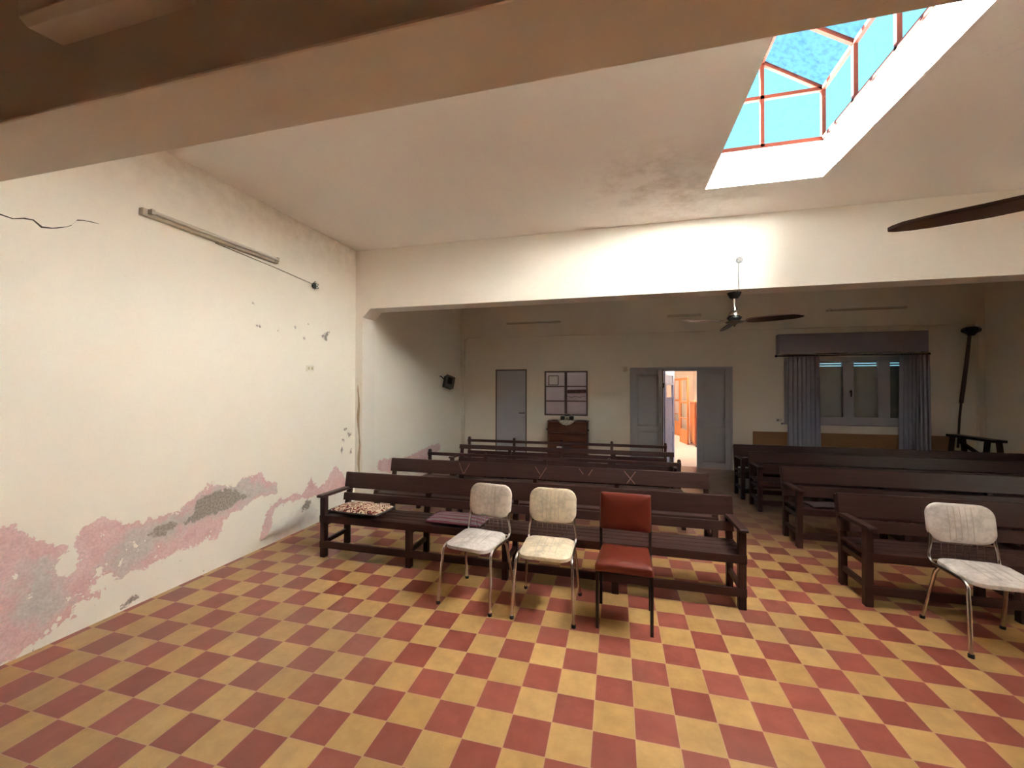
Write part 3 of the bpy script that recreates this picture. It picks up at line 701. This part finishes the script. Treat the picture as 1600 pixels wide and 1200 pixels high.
for strokes in ([((-.966,.738),(-.906,.612)),((-.827,.738),(-.896,.612))], [((-.012,.738),(.050,.650)),((.125,.738),(.040,.605))], [((.498,.738),(.548,.68)),((.650,.738),(.605,.67))], [((.995,.738),(1.112,.605)),((1.119,.738),(1.023,.605))]):
    tb = [k for k in kids(bB) if k.name.startswith('top_board')][0]
    for (xa,za),(xb,zb) in strokes:
        def P(x, z): return (x-bB.location.x, .362+(z-.40)*.18-.0235, z)
        MB().bar(P(xa,za), P(xb,zb), .010, .003, up=(0,-1,0)).build('scratched_stroke', M['chalk'], tb)
bD = bench('dark bench with a narrow top board, third of the left rows with arms', (xc(-1.55,3.26), 3.97, 0), L=3.26, up=(.68,.745), lo=(.47,.55), wood='wood_b')
def post_bench(label, loc, L, top, rz=0):
    t = thing('post_bench', label, 'bench', loc, rz, 'dark post-and-rail benches on the left')
    W = M['wood_b']; xs = [-L/2+.022+(L-.044)*i/4 for i in range(5)]
    for i, x in enumerate(xs):
        h = top if i in (0,4) or top > .8 else top-.025
        mb = MB(); mb.box((x-.021,.36,0),(x+.021,.40,h-.02))
        mb.prism([(-.021,-.02)]+[(.021*math.sin(a),-.02+.02*math.cos(a)) for a in [k*math.pi/8-math.pi/2 for k in range(1,8)]]+[(.021,-.02)], (x,.36,h), (1,0,0), (0,0,1), (0,1,0), .04)
        mb.build('back_post', W, t, bevel=.003)
        MB().box((x-.024,0,0),(x+.024,.05,.385)).build('leg', W, t, bevel=.003)
        MB().box((x-.016,.048,.31),(x+.016,.362,.355)).build('seat_bearer', W, t)
        MB().box((x-.014,.048,.12),(x+.014,.362,.155)).build('side_stretcher', W, t)
    MB().box((-L/2,.345,top-.085),(L/2,.365,top-.04)).build('top_rail', W, t, bevel=.003)
    MB().box((-L/2,.345,.50),(L/2,.365,.57)).build('lower_rail', W, t, bevel=.003)
    MB().box((-L/2,-.004,.345),(L/2,.02,.40)).build('front_rail', W, t, bevel=.003)
    for k in range(4):
        MB().box((-L/2,.02+k*.082,.386),(L/2,.02+k*.082+.076,.405)).build('seat_slat', W, t, bevel=.003)
    return t
post_bench('dark post-and-rail bench right behind the bench with pale marks', (-.03, 3.30, 0), 3.46, .765)
post_bench('rearmost dark post-and-rail bench, nearest the back wall on the left', (.03, 4.57, 0), 3.29, .805)
bR1 = bench('nearest dark bench right of the aisle, behind the lone white chair', (xc(2.75), 1.86, 0), up=(.58,.765), lo=(.46,.555))
bR2 = bench('second dark bench right of the aisle, with a dark cloth on its seat', (xc(2.735), 3.03, 0), up=(.60,.775), lo=(.455,.57))
bR3 = bench('third dark bench right of the aisle', (xc(2.76), 4.32, 0), up=(.60,.75), lo=(.45,.588))
bR4 = bench('rearmost dark bench right of the aisle, its top lined up under the curtains', (xc(2.72), 4.93, 0), up=(.58,.77), lo=(.43,.568))
mb = MB(); cl = []
for i in range(25):
    for j in range(9):
        u, v = i/24, j/8; cl.append((2.90+.54*u, 3.075+.24*v, .4225+.010*math.sin(u*5)*(1-v)+.004*math.sin(9*u+4*v)+ .006))
mb.add(cl, [(i*9+j, (i+1)*9+j, (i+1)*9+j+1, i*9+j+1) for i in range(24) for j in range(8)])
o = mb.build('seat_cloth', M['dark_cloth'], smooth=True); s = o.modifiers.new('thick','SOLIDIFY'); s.thickness = .006; s.offset = 1
tag(o, 'dark folded cloth lying on the seat of the second bench right of the aisle', 'cloth')

# ------------------------------------------------------------------ cushions
def cushion_mat(kind):
    m, n, l, b = newmat(kind)
    t = n.new('ShaderNodeTexCoord'); b.inputs['Roughness'].default_value = .9; b.inputs['Specular IOR Level'].default_value = .1
    def ramp(src, stops):
        r = n.new('ShaderNodeValToRGB'); r.color_ramp.interpolation = 'CONSTANT'; el = r.color_ramp.elements
        el[0].position = stops[0][0]; el[0].color = (*stops[0][1],1); el[1].position = stops[1][0]; el[1].color = (*stops[1][1],1)
        for p, c in stops[2:]: e = el.new(p); e.color = (*c,1)
        l.new(src, r.inputs[0]); return r.outputs[0]
    if kind == 'leaf_print_cloth':
        mp = n.new('ShaderNodeMapping'); mp.inputs['Scale'].default_value = (10,10,10); mp.inputs['Rotation'].default_value = (0,0,.6); l.new(t.outputs['Object'], mp.inputs[0])
        nz = n.new('ShaderNodeTexNoise'); nz.inputs['Scale'].default_value = 1; nz.inputs['Detail'].default_value = 1; nz.inputs['Distortion'].default_value = 2.2; l.new(mp.outputs[0], nz.inputs['Vector'])
        c = ramp(nz.outputs['Fac'], [(0,(.05,.03,.03)),(.33,(.20,.04,.035)),(.42,(.70,.55,.41)),(.57,(.06,.035,.03)),(.62,(.24,.05,.045)),(.67,(.70,.55,.41))])
        l.new(c, b.inputs['Base Color'])
    else:
        wv = n.new('ShaderNodeTexWave'); wv.bands_direction = 'Y'; wv.inputs['Scale'].default_value = 4.2; wv.inputs['Distortion'].default_value = 1.2; wv.inputs['Detail'].default_value = 3; l.new(t.outputs['Object'], wv.inputs['Vector'])
        c = ramp(wv.outputs['Fac'], [(0,(.16,.045,.06)),(.25,(.08,.05,.06)),(.45,(.26,.22,.22)),(.6,(.06,.04,.05)),(.75,(.32,.27,.27)),(.9,(.13,.08,.10))])
        l.new(c, b.inputs['Base Color'])
    return m
def cushion(name, label, loc, rz, w, d, h, mt, piping=None):
    t = thing(name, label, 'cushion', loc, rz)
    n, k = 28, 20; mb = MB()
    def sheet(sign):
        vs = []
        for i in range(n+1):
            for j in range(k+1):
                u, v = 2*i/n-1, 2*j/k-1
                e = max(0,(1-abs(u)**3))*max(0,(1-abs(v)**3))
                px = 1-.05*(1-abs(v)); py = 1-.06*(1-abs(u))
                z = h/2+sign*(h/2)*(e**.55)*(1+.06*math.sin(5*u+3*v))
                vs.append((u*w/2*(1-.04*v*v), v*d/2*(1-.05*u*u), max(z,.001)))
        return vs, [(i*(k+1)+j, (i+1)*(k+1)+j, (i+1)*(k+1)+j+1, i*(k+1)+j+1) for i in range(n) for j in range(k)]
    vs, fs = sheet(1); mb.add(vs, fs); top = mb.build('top_cover', mt, t, smooth=True)
    mb = MB(); vs, fs = sheet(-1); mb.add(vs, fs); mb.build('underside', piping or mt, t, smooth=True)
    loop = [(u*w/2*(1-.04*v*v), v*d/2*(1-.05*u*u), h/2) for u, v in [(-1+2*i/20,-1) for i in range(20)]+[(1,-1+2*i/14) for i in range(14)]+[(1-2*i/20,1) for i in range(20)]+[(-1,1-2*i/14) for i in range(14)]]
    MB().tube(loop, .009, 6, closed=True).build('piping', piping or mt, t, smooth=True)
    return t
cushion('seat_cushion', 'cream cushion with dark red leaf print at the left end of the bench', (-1.555,1.765,.412), R(-3), .56, .33, .078, cushion_mat('leaf_print_cloth'), M['dark_cloth'])
cushion('seat_cushion', 'flat purple and grey striped cushion behind the leftmost chair', (-.53,1.77,.412), R(-2), .54, .31, .045, cushion_mat('striped_cloth'))

# ------------------------------------------------------------------ chairs
def rounded_pad(w, d, r, t, bulge, n=10):
    """puffy rounded rectangle lying in xy, z from 0 to t; returns MB"""
    out = []
    for cx, cy, a0 in ((w/2-r,d/2-r,0),(-w/2+r,d/2-r,90),(-w/2+r,-d/2+r,180),(w/2-r,-d/2+r,270)):
        for k in range(n+1):
            a = R(a0+90*k/n); out.append((cx+r*math.cos(a), cy+r*math.sin(a)))
    N = len(out); mb = MB(); vs = []
    prof = [(1-.0,.15,0),(1.0,.5,0),(.985,.86,0),(.95,1.0,.0),(.85,1.0,.35),(.6,1.0,.8),(.3,1.0,.97),(.05,1.0,1.0)]
    for s, z, q in prof:
        for x, y in out:
            vs.append((x*s, y*s, z*t+q*bulge))
    bot = [(x*.96, y*.96, 0) for x, y in out]
    fs = []
    for i in range(len(prof)-1):
        for j in range(N): fs.append((i*N+j, i*N+(j+1)%N, (i+1)*N+(j+1)%N, (i+1)*N+j))
    fs.append(tuple((len(prof)-1)*N+j for j in range(N)))
    n0 = len(vs); vs += bot
    for j in range(N): fs.append((n0+j, n0+(j+1)%N, (j+1)%N, j))
    fs.append(tuple(n0+j for j in range(N-1,-1,-1)))
    mb.add(vs, fs); return mb
def arc(c, r, a0, a1, n, ax, ay):
    c, ax, ay = Vector(c), Vector(ax), Vector(ay)
    return [c+ax*r*math.cos(R(a0+(a1-a0)*k/n))+ay*r*math.sin(R(a0+(a1-a0)*k/n)) for k in range(n+1)]
def chrome_chair(label, loc, rz, mt, seat_mt=None):
    """origin on the floor at the centre; front is -y"""
    t = thing('padded_chair', label, 'chair', loc, rz, 'chrome chairs with cream vinyl pads')
    tr = .0115
    for s in (-1, 1):
        front = [(s*.222,-.235,.012),(s*.206,-.188,.40)] + [Vector((s*(.205-.001*k), -.186+.06*(1-math.cos(k*math.pi/10)), .40+.040*math.sin(k*math.pi/10))) for k in range(1,6)]
        side = front + [(s*.196,-.05,.437),(s*.192,.08,.430),(s*.190,.155,.428)]
        back = [(s*.190,.185,.436),(s*.192,.203,.458),(s*.192,.207,.49),(s*.186,.204,.53),(s*.178,.208,.575)] + [(s*.176,.222,.66),(s*.172,.236,.76)]
        MB().tube(side+back, tr, 10).build('side_tube', M['chrome'], t, smooth=True)
        MB().tube([(s*.188,.10,.425),(s*.193,.135,.38),(s*.222,.222,.012)], tr, 10).build('rear_leg', M['chrome'], t, smooth=True)
        for p in ((s*.222,-.235),(s*.222,.222)):
            MB().lathe([(.010,0),(.0155,.002),(.0155,.022),(.012,.026)], (p[0],p[1],0), 12).build('foot_cap', M['rubber'], t, smooth=True)
    MB().tube([(-.19,.19,.44),(.19,.19,.44)], .007, 8).tube([(-.178,.207,.572),(.178,.207,.572)], .006, 8).build('back_crossbar', M['chrome'], t, smooth=True)
    MB().tube([(-.196,-.13,.425),(.196,-.13,.425)], .008, 8).tube([(-.19,.11,.423),(.19,.11,.423)], .008, 8).build('seat_crossbar', M['chrome'], t, smooth=True)
    for k in range(7):
        x = -.12+.04*k
        MB().tube([(x,.19,.44),(x,.212,.475),(x,.207,.572)], .0032, 6).build('back_wire', M['chrome'], t, smooth=True)
    mb = rounded_pad(.385, .385, .075, .032, .014)
    mb.v = [(x*(1+.0*y), y-.0, z) for x, y, z in mb.v]
    o = mb.build('seat_pad', seat_mt or mt, t, smooth=True); o.location = (0,-.02,.432); o.rotation_euler = (R(2),0,0)
    mb = rounded_pad(.385, .27, .085, .036, .012)
    o = mb.build('back_pad', mt, t, smooth=True); o.location = (0,.245,.703); o.rotation_euler = (R(90-9),0,0)
    mb = MB()                                                       # stitched flutes on the back pad
    for x in (-.078,-.045,-.012,.021,.054):
        mb.tube([(x,-.115,.041),(x,-.06,.0475),(x,0,.049),(x,.06,.0475),(x,.115,.041)], .0022, 5)
    mb.build('back_seam', mat('seam_tan', (.46,.39,.31), .8), o)  # seam lines in a darker tan than the pads
    mb = MB()
    for x in (-.07,-.02,.03,.08): mb.tube([(x,-.13,.043),(x,0,.0468),(x,.13,.043)], .0018, 5)
    sp = [k for k in kids(t) if k.name.startswith('seat_pad')][0]
    mb.build('seat_seam', mat('seam_tan', (.48,.43,.38), .8), sp)
    return t
chrome_chair('leftmost chrome chair with cream back pad and whitish seat', (-.165,1.285,0), R(-8.5), M['vinyl_a'], M['vinyl_c'])
chrome_chair('chrome chair with yellowed cream pads, in the middle of the three chairs', (.405,1.265,0), R(-.5), M['vinyl_b'])
chrome_chair('white padded chrome chair standing alone at the far right', (3.27,1.55,0), R(-3), M['vinyl_c'])

t = thing('upholstered_chair', 'oxblood red vinyl chair on straight black legs beside the cream chairs', 'chair', (.97,1.235,0), R(-2.5))
for s in (-1,1):
    MB().box((s*.18-.011,-.178,0),(s*.18+.011,-.156,.42)).build('front_leg', M['black_metal'], t, bevel=.002)
    mb = MB(); mb.prism([(.155,0),(.178,0),(.178,.42),(.215,.85),(.193,.85),(.155,.42)], (s*.18-.011,0,0), (0,1,0), (0,0,1), (1,0,0), .022)
    mb.build('rear_post', M['black_metal'], t, bevel=.002)
    MB().box((s*.18-.009,-.156,.385),(s*.18+.009,.156,.415)).build('side_rail', M['black_metal'], t)
MB().box((-.17,-.176,.385),(.17,-.158,.415)).build('front_rail', M['black_metal'], t)
MB().box((-.17,.158,.385),(.17,.176,.415)).build('rear_rail', M['black_metal'], t)
mb = rounded_pad(.385,.40,.018,.055,.022); mb.v = [(x*(1-.12*max(0,y)/.2), y, z) for x, y, z in mb.v]
o = mb.build('seat_pad', M['red_vinyl'], t, smooth=True); o.location = (0,-.03,.415)
mb = rounded_pad(.375,.275,.016,.04,.018); o = mb.build('back_pad', M['red_vinyl'], t, smooth=True); o.location = (0,.193,.718); o.rotation_euler = (R(90-5),0,0)

# ------------------------------------------------------------------ ceiling fans
def fan(label, loc, rod, R_, ang, lift=0.0, pitch=-.30):
    t = thing('ceiling_fan', label, 'fan', loc, 0, 'ceiling fans under the beams')
    MB().lathe([(.075,0),(.072,-.012),(.055,-.045),(.040,-.066),(.02,-.070)], (0,0,0), 20).build('canopy', M['black'], t, smooth=True)
    z = -.065-rod
    MB().tube([(0,0,-.05),(0,0,z+.01)], .009, 10).build('down_rod', M['lamp_white'], t, smooth=True)
    MB().lathe([(.030,.012),(.035,0),(.036,-.03),(.050,-.045),(.064,-.072),(.064,-.088),(.05,-.092)], (0,0,z), 24).build('motor_cover', M['steel'], t, smooth=True)
    MB().lathe([(.075,-.100),(.078,-.115),(.06,-.135),(.058,-.150),(.03,-.157)], (0,0,z), 24).build('motor', M['black'], t, smooth=True)
    hub = MB().lathe([(.085,-.150),(.095,-.156),(.085,-.168),(.03,-.178),(.012,-.20),(.006,-.215)], (0,0,z), 24).build('hub', mat('bronzed_steel', (.20,.16,.11), .35, metal=.8), t, smooth=True)
    for k in range(3):
        a = R(ang+120*k); rows = []
        prof = [(.13,.030,0),(.20,.052,0),(.30,.060,.002),(.45,.062,.004),(.58,.056,.006),(.64,.042,.008),(.675,.022,.010),(.69,.006,.011)]
        vs = []; 
        for r, hw, dz in prof:
            r *= R_/.69
            for sgn in (-1,1):
                for zz in (.006,-.006):
                    p = Vector((r, sgn*hw, zz+dz*-1 + sgn*hw*pitch + lift*max(0,(r/R_-.45)/.55)**1.5)); vs.append(Matrix.Rotation(a,3,'Z') @ p)
        mb = MB(); fs = []
        for i in range(len(prof)-1):
            b0, b1 = 4*i, 4*i+4
            for q0, q1 in ((0,1),(1,3),(3,2),(2,0)): fs.append((b0+q0,b0+q1,b1+q1,b1+q0))
        fs += [(0,1,3,2), tuple(4*(len(prof)-1)+q for q in (0,2,3,1))]
        mb.add(vs, fs); o = mb.build('blade', M['blade'], t, smooth=True); o.location = (0,0,z-.155)
        mb = MB(); mb.bar(Matrix.Rotation(a,3,'Z') @ Vector((.06,0,z-.160)), Matrix.Rotation(a,3,'Z') @ Vector((.20,0,z-.152)), .03, .006); mb.build('blade_arm', M['black_metal'], t)
    return t
fan('brown bladed ceiling fan hanging from the far beam in the middle', (2.234,3.36,BZ), .115, .67, 87)
fan('ceiling fan by the skylight, only one brown blade in view at right', (2.30,-.585,2.745), .33, .645, 138, lift=.028, pitch=0.0)

# ------------------------------------------------------------------ fluorescent fixtures (unlit)
def wall_light(label, loc, rz, L, tube=True, body=(.045,.055)):
    """local x along the length, -y away from the wall"""
    t = thing('fluorescent_lamp', label, 'lamp', loc, rz, 'unlit fluorescent wall lamps')
    d, h = body
    MB().box((-L/2,-d,-h/2),(L/2,0,h/2)).build('housing', M['lamp_aged'], t, bevel=.004)
    if tube:
        MB().tube([(-L/2+.05,-d-.028,.004),(L/2-.05,-d-.028,.004)], .015, 12).build('tube', M['tube'], t, smooth=True)
        for s in (-1,1): MB().box((s*(L/2-.045)-.012,-d-.045,-.016),(s*(L/2-.045)+.012,-d+.002,.024)).build('lamp_holder', M['lamp_aged'], t, bevel=.002)
    return t
wl1 = wall_light('long fluorescent lamp high on the left wall', (XL,1.135,3.02), R(90), 1.30)
wall_light('fluorescent lamp on the back wall above the plain door', (-.91,YB-.07,3.135), 0, 1.25, body=(.03,.035))
wall_light('short fluorescent lamp on the back wall above the double door', (2.27,YB-.07,3.16), 0, .66, body=(.04,.05))
wall_light('fluorescent lamp on the back wall above the pelmet', (5.45,YB-.07,3.15), 0, 1.28, body=(.03,.035))
t = thing('beam_lamp', 'wide white fluorescent fitting on the near beam at top left', 'lamp', (-.86,-.745,3.045))
MB().prism([(0,-.06),(-.10,-.075),(-.125,-.055),(-.125,.03),(-.11,.05),(0,.05)], (-.30,0,0), (0,1,0), (0,0,1), (1,0,0), .66).build('housing', M['lamp_white'], t, bevel=.004)
MB().prism([(-.02,.05),(-.13,.055),(-.15,.07),(-.15,.13),(-.02,.13)], (-.36,0,0), (0,1,0), (0,0,1), (1,0,0), .20).build('ballast_cover', M['lamp_white'], t, bevel=.003)
MB().prism([(-.02,.05),(-.13,.055),(-.15,.07),(-.15,.13),(-.02,.13)], (-.155,0,0), (0,1,0), (0,0,1), (1,0,0), .50).build('tube_cover', M['lamp_white'], t, bevel=.003)
MB().tube([(-.33,-.12,.045),(-.29,-.12,.04)], .012).build('lamp_holder', M['black'], t)

# ------------------------------------------------------------------ small wall things
tag(MB().tube([(XL+.008,1.10,2.985),(XL+.008,1.75,2.955),(XL+.012,2.33,2.912)], .0045, 6).build('lamp_wire', mat('pale_wire', (.30,.24,.18), .6)), 'thin wire from the left wall lamp to the dark junction hole', 'wire')
jb = thing('junction_box', 'dark open junction box with loose wires on the left wall', 'box', (XL,2.36,2.90))
MB().lathe([(.035,0),(.036,.012),(.030,.014)], (0,0,0), 16, Matrix.Rotation(R(90),3,'Y')).build('box', M['black'], jb)
for k in range(5):
    a = k*1.3; MB().tube([(.012,0,0),(.03,.03*math.cos(a),.035*math.sin(a)),(.035,.05*math.cos(a+.5),.05*math.sin(a+.5)),(.02,.04*math.cos(a+1.1),.03*math.sin(a+1.1))], .004, 6).build('wire', M['black'], jb, smooth=True)
so = thing('wall_socket', 'small white double socket low on the cream left wall', 'socket', (XL,2.305,1.893))
MB().box((0,-.06,-.035),(.010,.06,.035)).build('plate', mat('socket_plastic', (.74,.68,.55), .5), so, bevel=.004)
for y in (-.028,.028):
    MB().box((.010,y-.016,-.018),(.012,y+.016,.018)).build('outlet', M['switch'], so)
sp = thing('wall_speaker', 'small grey fronted speaker tilted on a bracket, far left wall', 'speaker', (XL,6.12,1.78))
MB().tube([(0,-.10,.12),(.03,-.10,.12),(.07,-.04,.06),(.10,0,.0)], .012, 8).build('bracket', M['black_metal'], sp)
Mt = Matrix.Translation((.17,0,0)) @ Matrix.Rotation(R(-24),4,'X') @ Matrix.Rotation(R(52),4,'Z') @ Matrix.Scale(.82,4)
MB().box((-.12,-.03,-.15),(.12,.10,.15), M=Mt).build('cabinet', M['black'], sp, bevel=.006)
MB().box((-.13,-.048,-.165),(.13,-.03,.165), M=Mt).build('front_panel', mat('grey_panel', (.14,.12,.12), .4), sp, bevel=.004)
MB().box((-.07,-.052,-.07),(.05,-.047,.11), M=Mt).build('grille', M['black'], sp)
sw = thing('bell_box', 'small yellowed box with a short wire beside the double door', 'box', (1.10,YB,2.065))
MB().box((-.04,-.035,-.05),(.04,0,.05)).build('box', M['switch'], sw, bevel=.005)
MB().tube([(.04,-.01,-.02),(.10,-.008,-.015),(.14,-.006,.0)], .004, 6).build('wire', M['switch'], sw)
so2 = thing('wall_socket', 'small pale socket on the back wall left of the left curtain', 'socket', (4.03,YB,1.03))
MB().box((-.05,-.012,-.03),(.05,0,.03)).build('plate', M['paper'], so2, bevel=.004); MB().box((-.035,-.016,-.012),(-.01,-.012,.012)).build('outlet', M['black'], so2)
jr = thing('round_junction_box', 'round grey junction box on the far beam above the fan', 'box', (2.24,BF,3.09))
MB().lathe([(.036,0),(.036,.010),(.030,.012)], (0,0,0), 18, Matrix.Rotation(R(90),3,'X')).build('box', mat('grey_box', (.30,.29,.29), .6), jr)
for k in range(4):
    a = .4+k*1.6; MB().tube([(.02*math.cos(a),-.012,.02*math.sin(a)),(.01,-.03,.01*k-.01),(.024*math.cos(a+2),-.012,.024*math.sin(a+2))], .003, 6).build('wire', M['paper'], jr, smooth=True)
tag(MB().tube([(2.232,BF-.006,3.05),(2.228,BF-.008,2.92),(2.236,BF-.005,BZ+.002),(2.236,BF+.05,BZ-.008),(2.236,BF+.10,BZ-.006)], .004, 6).build('fan_wire', mat('grey_wire', (.35,.33,.33), .6)), 'thin grey wire down the far beam from box to fan', 'wire')
hc = thing('hanging_cable', 'thick dark cable hanging from a dark box in the far right corner', 'cable', (7.02,YB-.10,0))
MB().lathe([(.04,2.60),(.07,2.64),(.12,2.67),(.13,2.71),(.10,2.745),(.05,2.76)], (0,0,0), 9).build('junction_box', M['black'], hc)
MB().tube([(-.01,.02,2.60),(-.04,.03,2.2),(-.09,.03,1.75),(-.13,.03,1.40)], [.024,.028,.031,.028], 8).build('thick_cable', mat('dark_brown_cable', (.075,.05,.045), .7), hc, smooth=True)
MB().tube([(-.13,.03,1.40),(-.15,.04,1.1),(-.17,.05,.60)], .016, 8).build('thin_cable', mat('dark_brown_cable', (.075,.05,.045), .7), hc, smooth=True)

# trestle plank along the right wall
tr_ = thing('trestle_bench', 'tall dark bench seen end on by the right wall, behind the last row', 'bench', (6.56,6.47,0))
MB().box((-.09,-.46,.835),(.09,.46,.875)).build('top', M['wood_b'], tr_, bevel=.004)
for sy in (-.34,.34):
    for sx in (-1,1): MB().bar((sx*.15,sy,0),(sx*.07,sy,.84), .045, .06, up=(0,1,0)).build('leg', M['wood_b'], tr_)
    MB().box((-.10,sy-.02,.55),(.10,sy+.02,.60)).build('cross_rail', M['wood_b'], tr_)
MB().bar((0,-.32,.50),(0,.32,.78), .03, .05).build('brace', M['wood_b'], tr_)

# ------------------------------------------------------------------ cabinet with radio and doily
cx, cy = -.105, 7.07
cabt = thing('roll_front_cabinet', 'dark reddish wooden cabinet with rounded front below the six-pane window', 'cabinet', (cx,cy,0))
MB().prism([(-.16,0),(.20,0),(.20,.93),(-.08,.93),(-.16,.82)], (-.425,0,0), (0,1,0), (0,0,1), (1,0,0), .03).build('side_panel', M['cabinet'], cabt, bevel=.004)
MB().prism([(-.16,0),(.20,0),(.20,.93),(-.08,.93),(-.16,.82)], (.395,0,0), (0,1,0), (0,0,1), (1,0,0), .03).build('side_panel', M['cabinet'], cabt, bevel=.004)
MB().box((-.44,-.10,.93),(.44,.21,.95)).build('top', M['cabinet'], cabt, bevel=.005)
MB().prism([(-.10,.93)]+[(-.10-.09*math.sin(R(a)), .93-.22*(1-math.cos(R(a)))*.999) for a in range(15,91,15)]+[(-.17,.71),(-.08,.71),(-.08,.93)], (-.395,0,0), (0,1,0), (0,0,1), (1,0,0), .79).build('roll_front', M['cabinet'], cabt, smooth=True)
MB().box((-.395,-.175,.655),(.395,-.09,.695)).build('ledge', M['cabinet'], cabt, bevel=.004)
MB().box((-.395,-.145,.06),(.395,-.12,.65)).build('front_panel', M['cabinet'], cabt, bevel=.004)
MB().box((-.42,-.15,0),(.42,.19,.06)).build('plinth', M['wood'], cabt)
for s in (-1,1): MB().tube([(s*.425,-.10,.76),(s*.455,-.10,.76)], .018, 12).build('side_knob', M['black_metal'], cabt)
o = MB().box((-.35,-.09,.950),(.40,.19,.953)).build('table_runner', M['dark_cloth']); o.location = (cx,cy,.0)
tag(o, 'dark runner spread over the top of the wooden cabinet', 'cloth')
mb = MB(); n = 48; vs = [(0,.02,.958)]; fs = []
rows = 8
for r in range(1, rows+1):
    for i in range(n+1):
        a = math.pi*i/n+math.pi; rr = .205*r/rows*(1+(.05*abs(math.sin(9*a)) if r == rows else 0))
        x, y = rr*math.cos(a), rr*math.sin(a)
        ye = -.115
        if y+.0 < ye: vs.append((x, ye-.008-.5*min(.09,(ye-y)), .958-(ye-y)))
        else: vs.append((x, y, .958))
for i in range(n): fs.append((0, 1+i, 2+i))
for r in range(rows-1):
    for i in range(n): fs.append((1+r*(n+1)+i, 1+(r+1)*(n+1)+i, 2+(r+1)*(n+1)+i, 2+r*(n+1)+i))
mb.add(vs, fs)
def lace():
    m, nn, l, b = newmat('white_lace'); t_ = nn.new('ShaderNodeTexCoord'); v = nn.new('ShaderNodeTexVoronoi'); v.inputs['Scale'].default_value = 55; l.new(t_.outputs['Object'], v.inputs['Vector'])
    r = nn.new('ShaderNodeValToRGB'); r.color_ramp.elements[0].position = .25; r.color_ramp.elements[0].color = (.8,.76,.7,1); r.color_ramp.elements[1].position = .6; r.color_ramp.elements[1].color = (.45,.36,.3,1)
    l.new(v.outputs['Distance'], r.inputs[0]); l.new(r.outputs[0], b.inputs['Base Color']); b.inputs['Roughness'].default_value = .9; return m
o = mb.build('lace_doily', lace(), smooth=True); o.location = (cx-.02, cy-.0, 0); s = o.modifiers.new('thick','SOLIDIFY'); s.thickness = .002; s.offset = 1
tag(o, 'white scalloped lace doily hanging over the cabinet front', 'doily')
rd = thing('portable_radio', 'black and silver portable radio standing on the wooden cabinet', 'radio', (cx-.02, cy+.02, .962))
MB().box((-.14,-.07,.008),(-.055,.07,.085)).build('speaker', M['black'], rd, bevel=.012)
MB().box((.055,-.07,.008),(.14,.07,.085)).build('speaker', M['black'], rd, bevel=.012)
MB().lathe([(.055,0),(.068,.012),(.070,.055),(.062,.08),(.03,.09)], (0,-.02,.006), 20).build('body', M['steel'], rd, smooth=True)
MB().lathe([(.04,0),(.045,.006),(.03,.014)], (0,-.0,.094), 18).build('lid', M['black'], rd, smooth=True)
MB().tube([(-.10,.03,.08),(-.09,.03,.115),(-.04,.03,.13),(.04,.03,.13),(.09,.03,.115),(.10,.03,.08)], .007, 8).build('handle', M['steel'], rd, smooth=True)
for x in (-.11,.11): MB().box((x-.02,-.05,0),(x+.02,.05,.008)).build('foot', M['rubber'], rd)

bt = thing('hand_brush', 'small brush with pale head and black handle on the narrow-topped bench', 'brush', (.10,4.40,.745))
MB().box((-.075,-.018,.001),(.01,.018,.024)).build('head', M['paper'], bt, bevel=.006)
MB().tube([(.01,0,.014),(.06,0,.016),(.17,-.01,.010)], [.010,.012,.008], 8).build('handle', M['black'], bt, smooth=True)
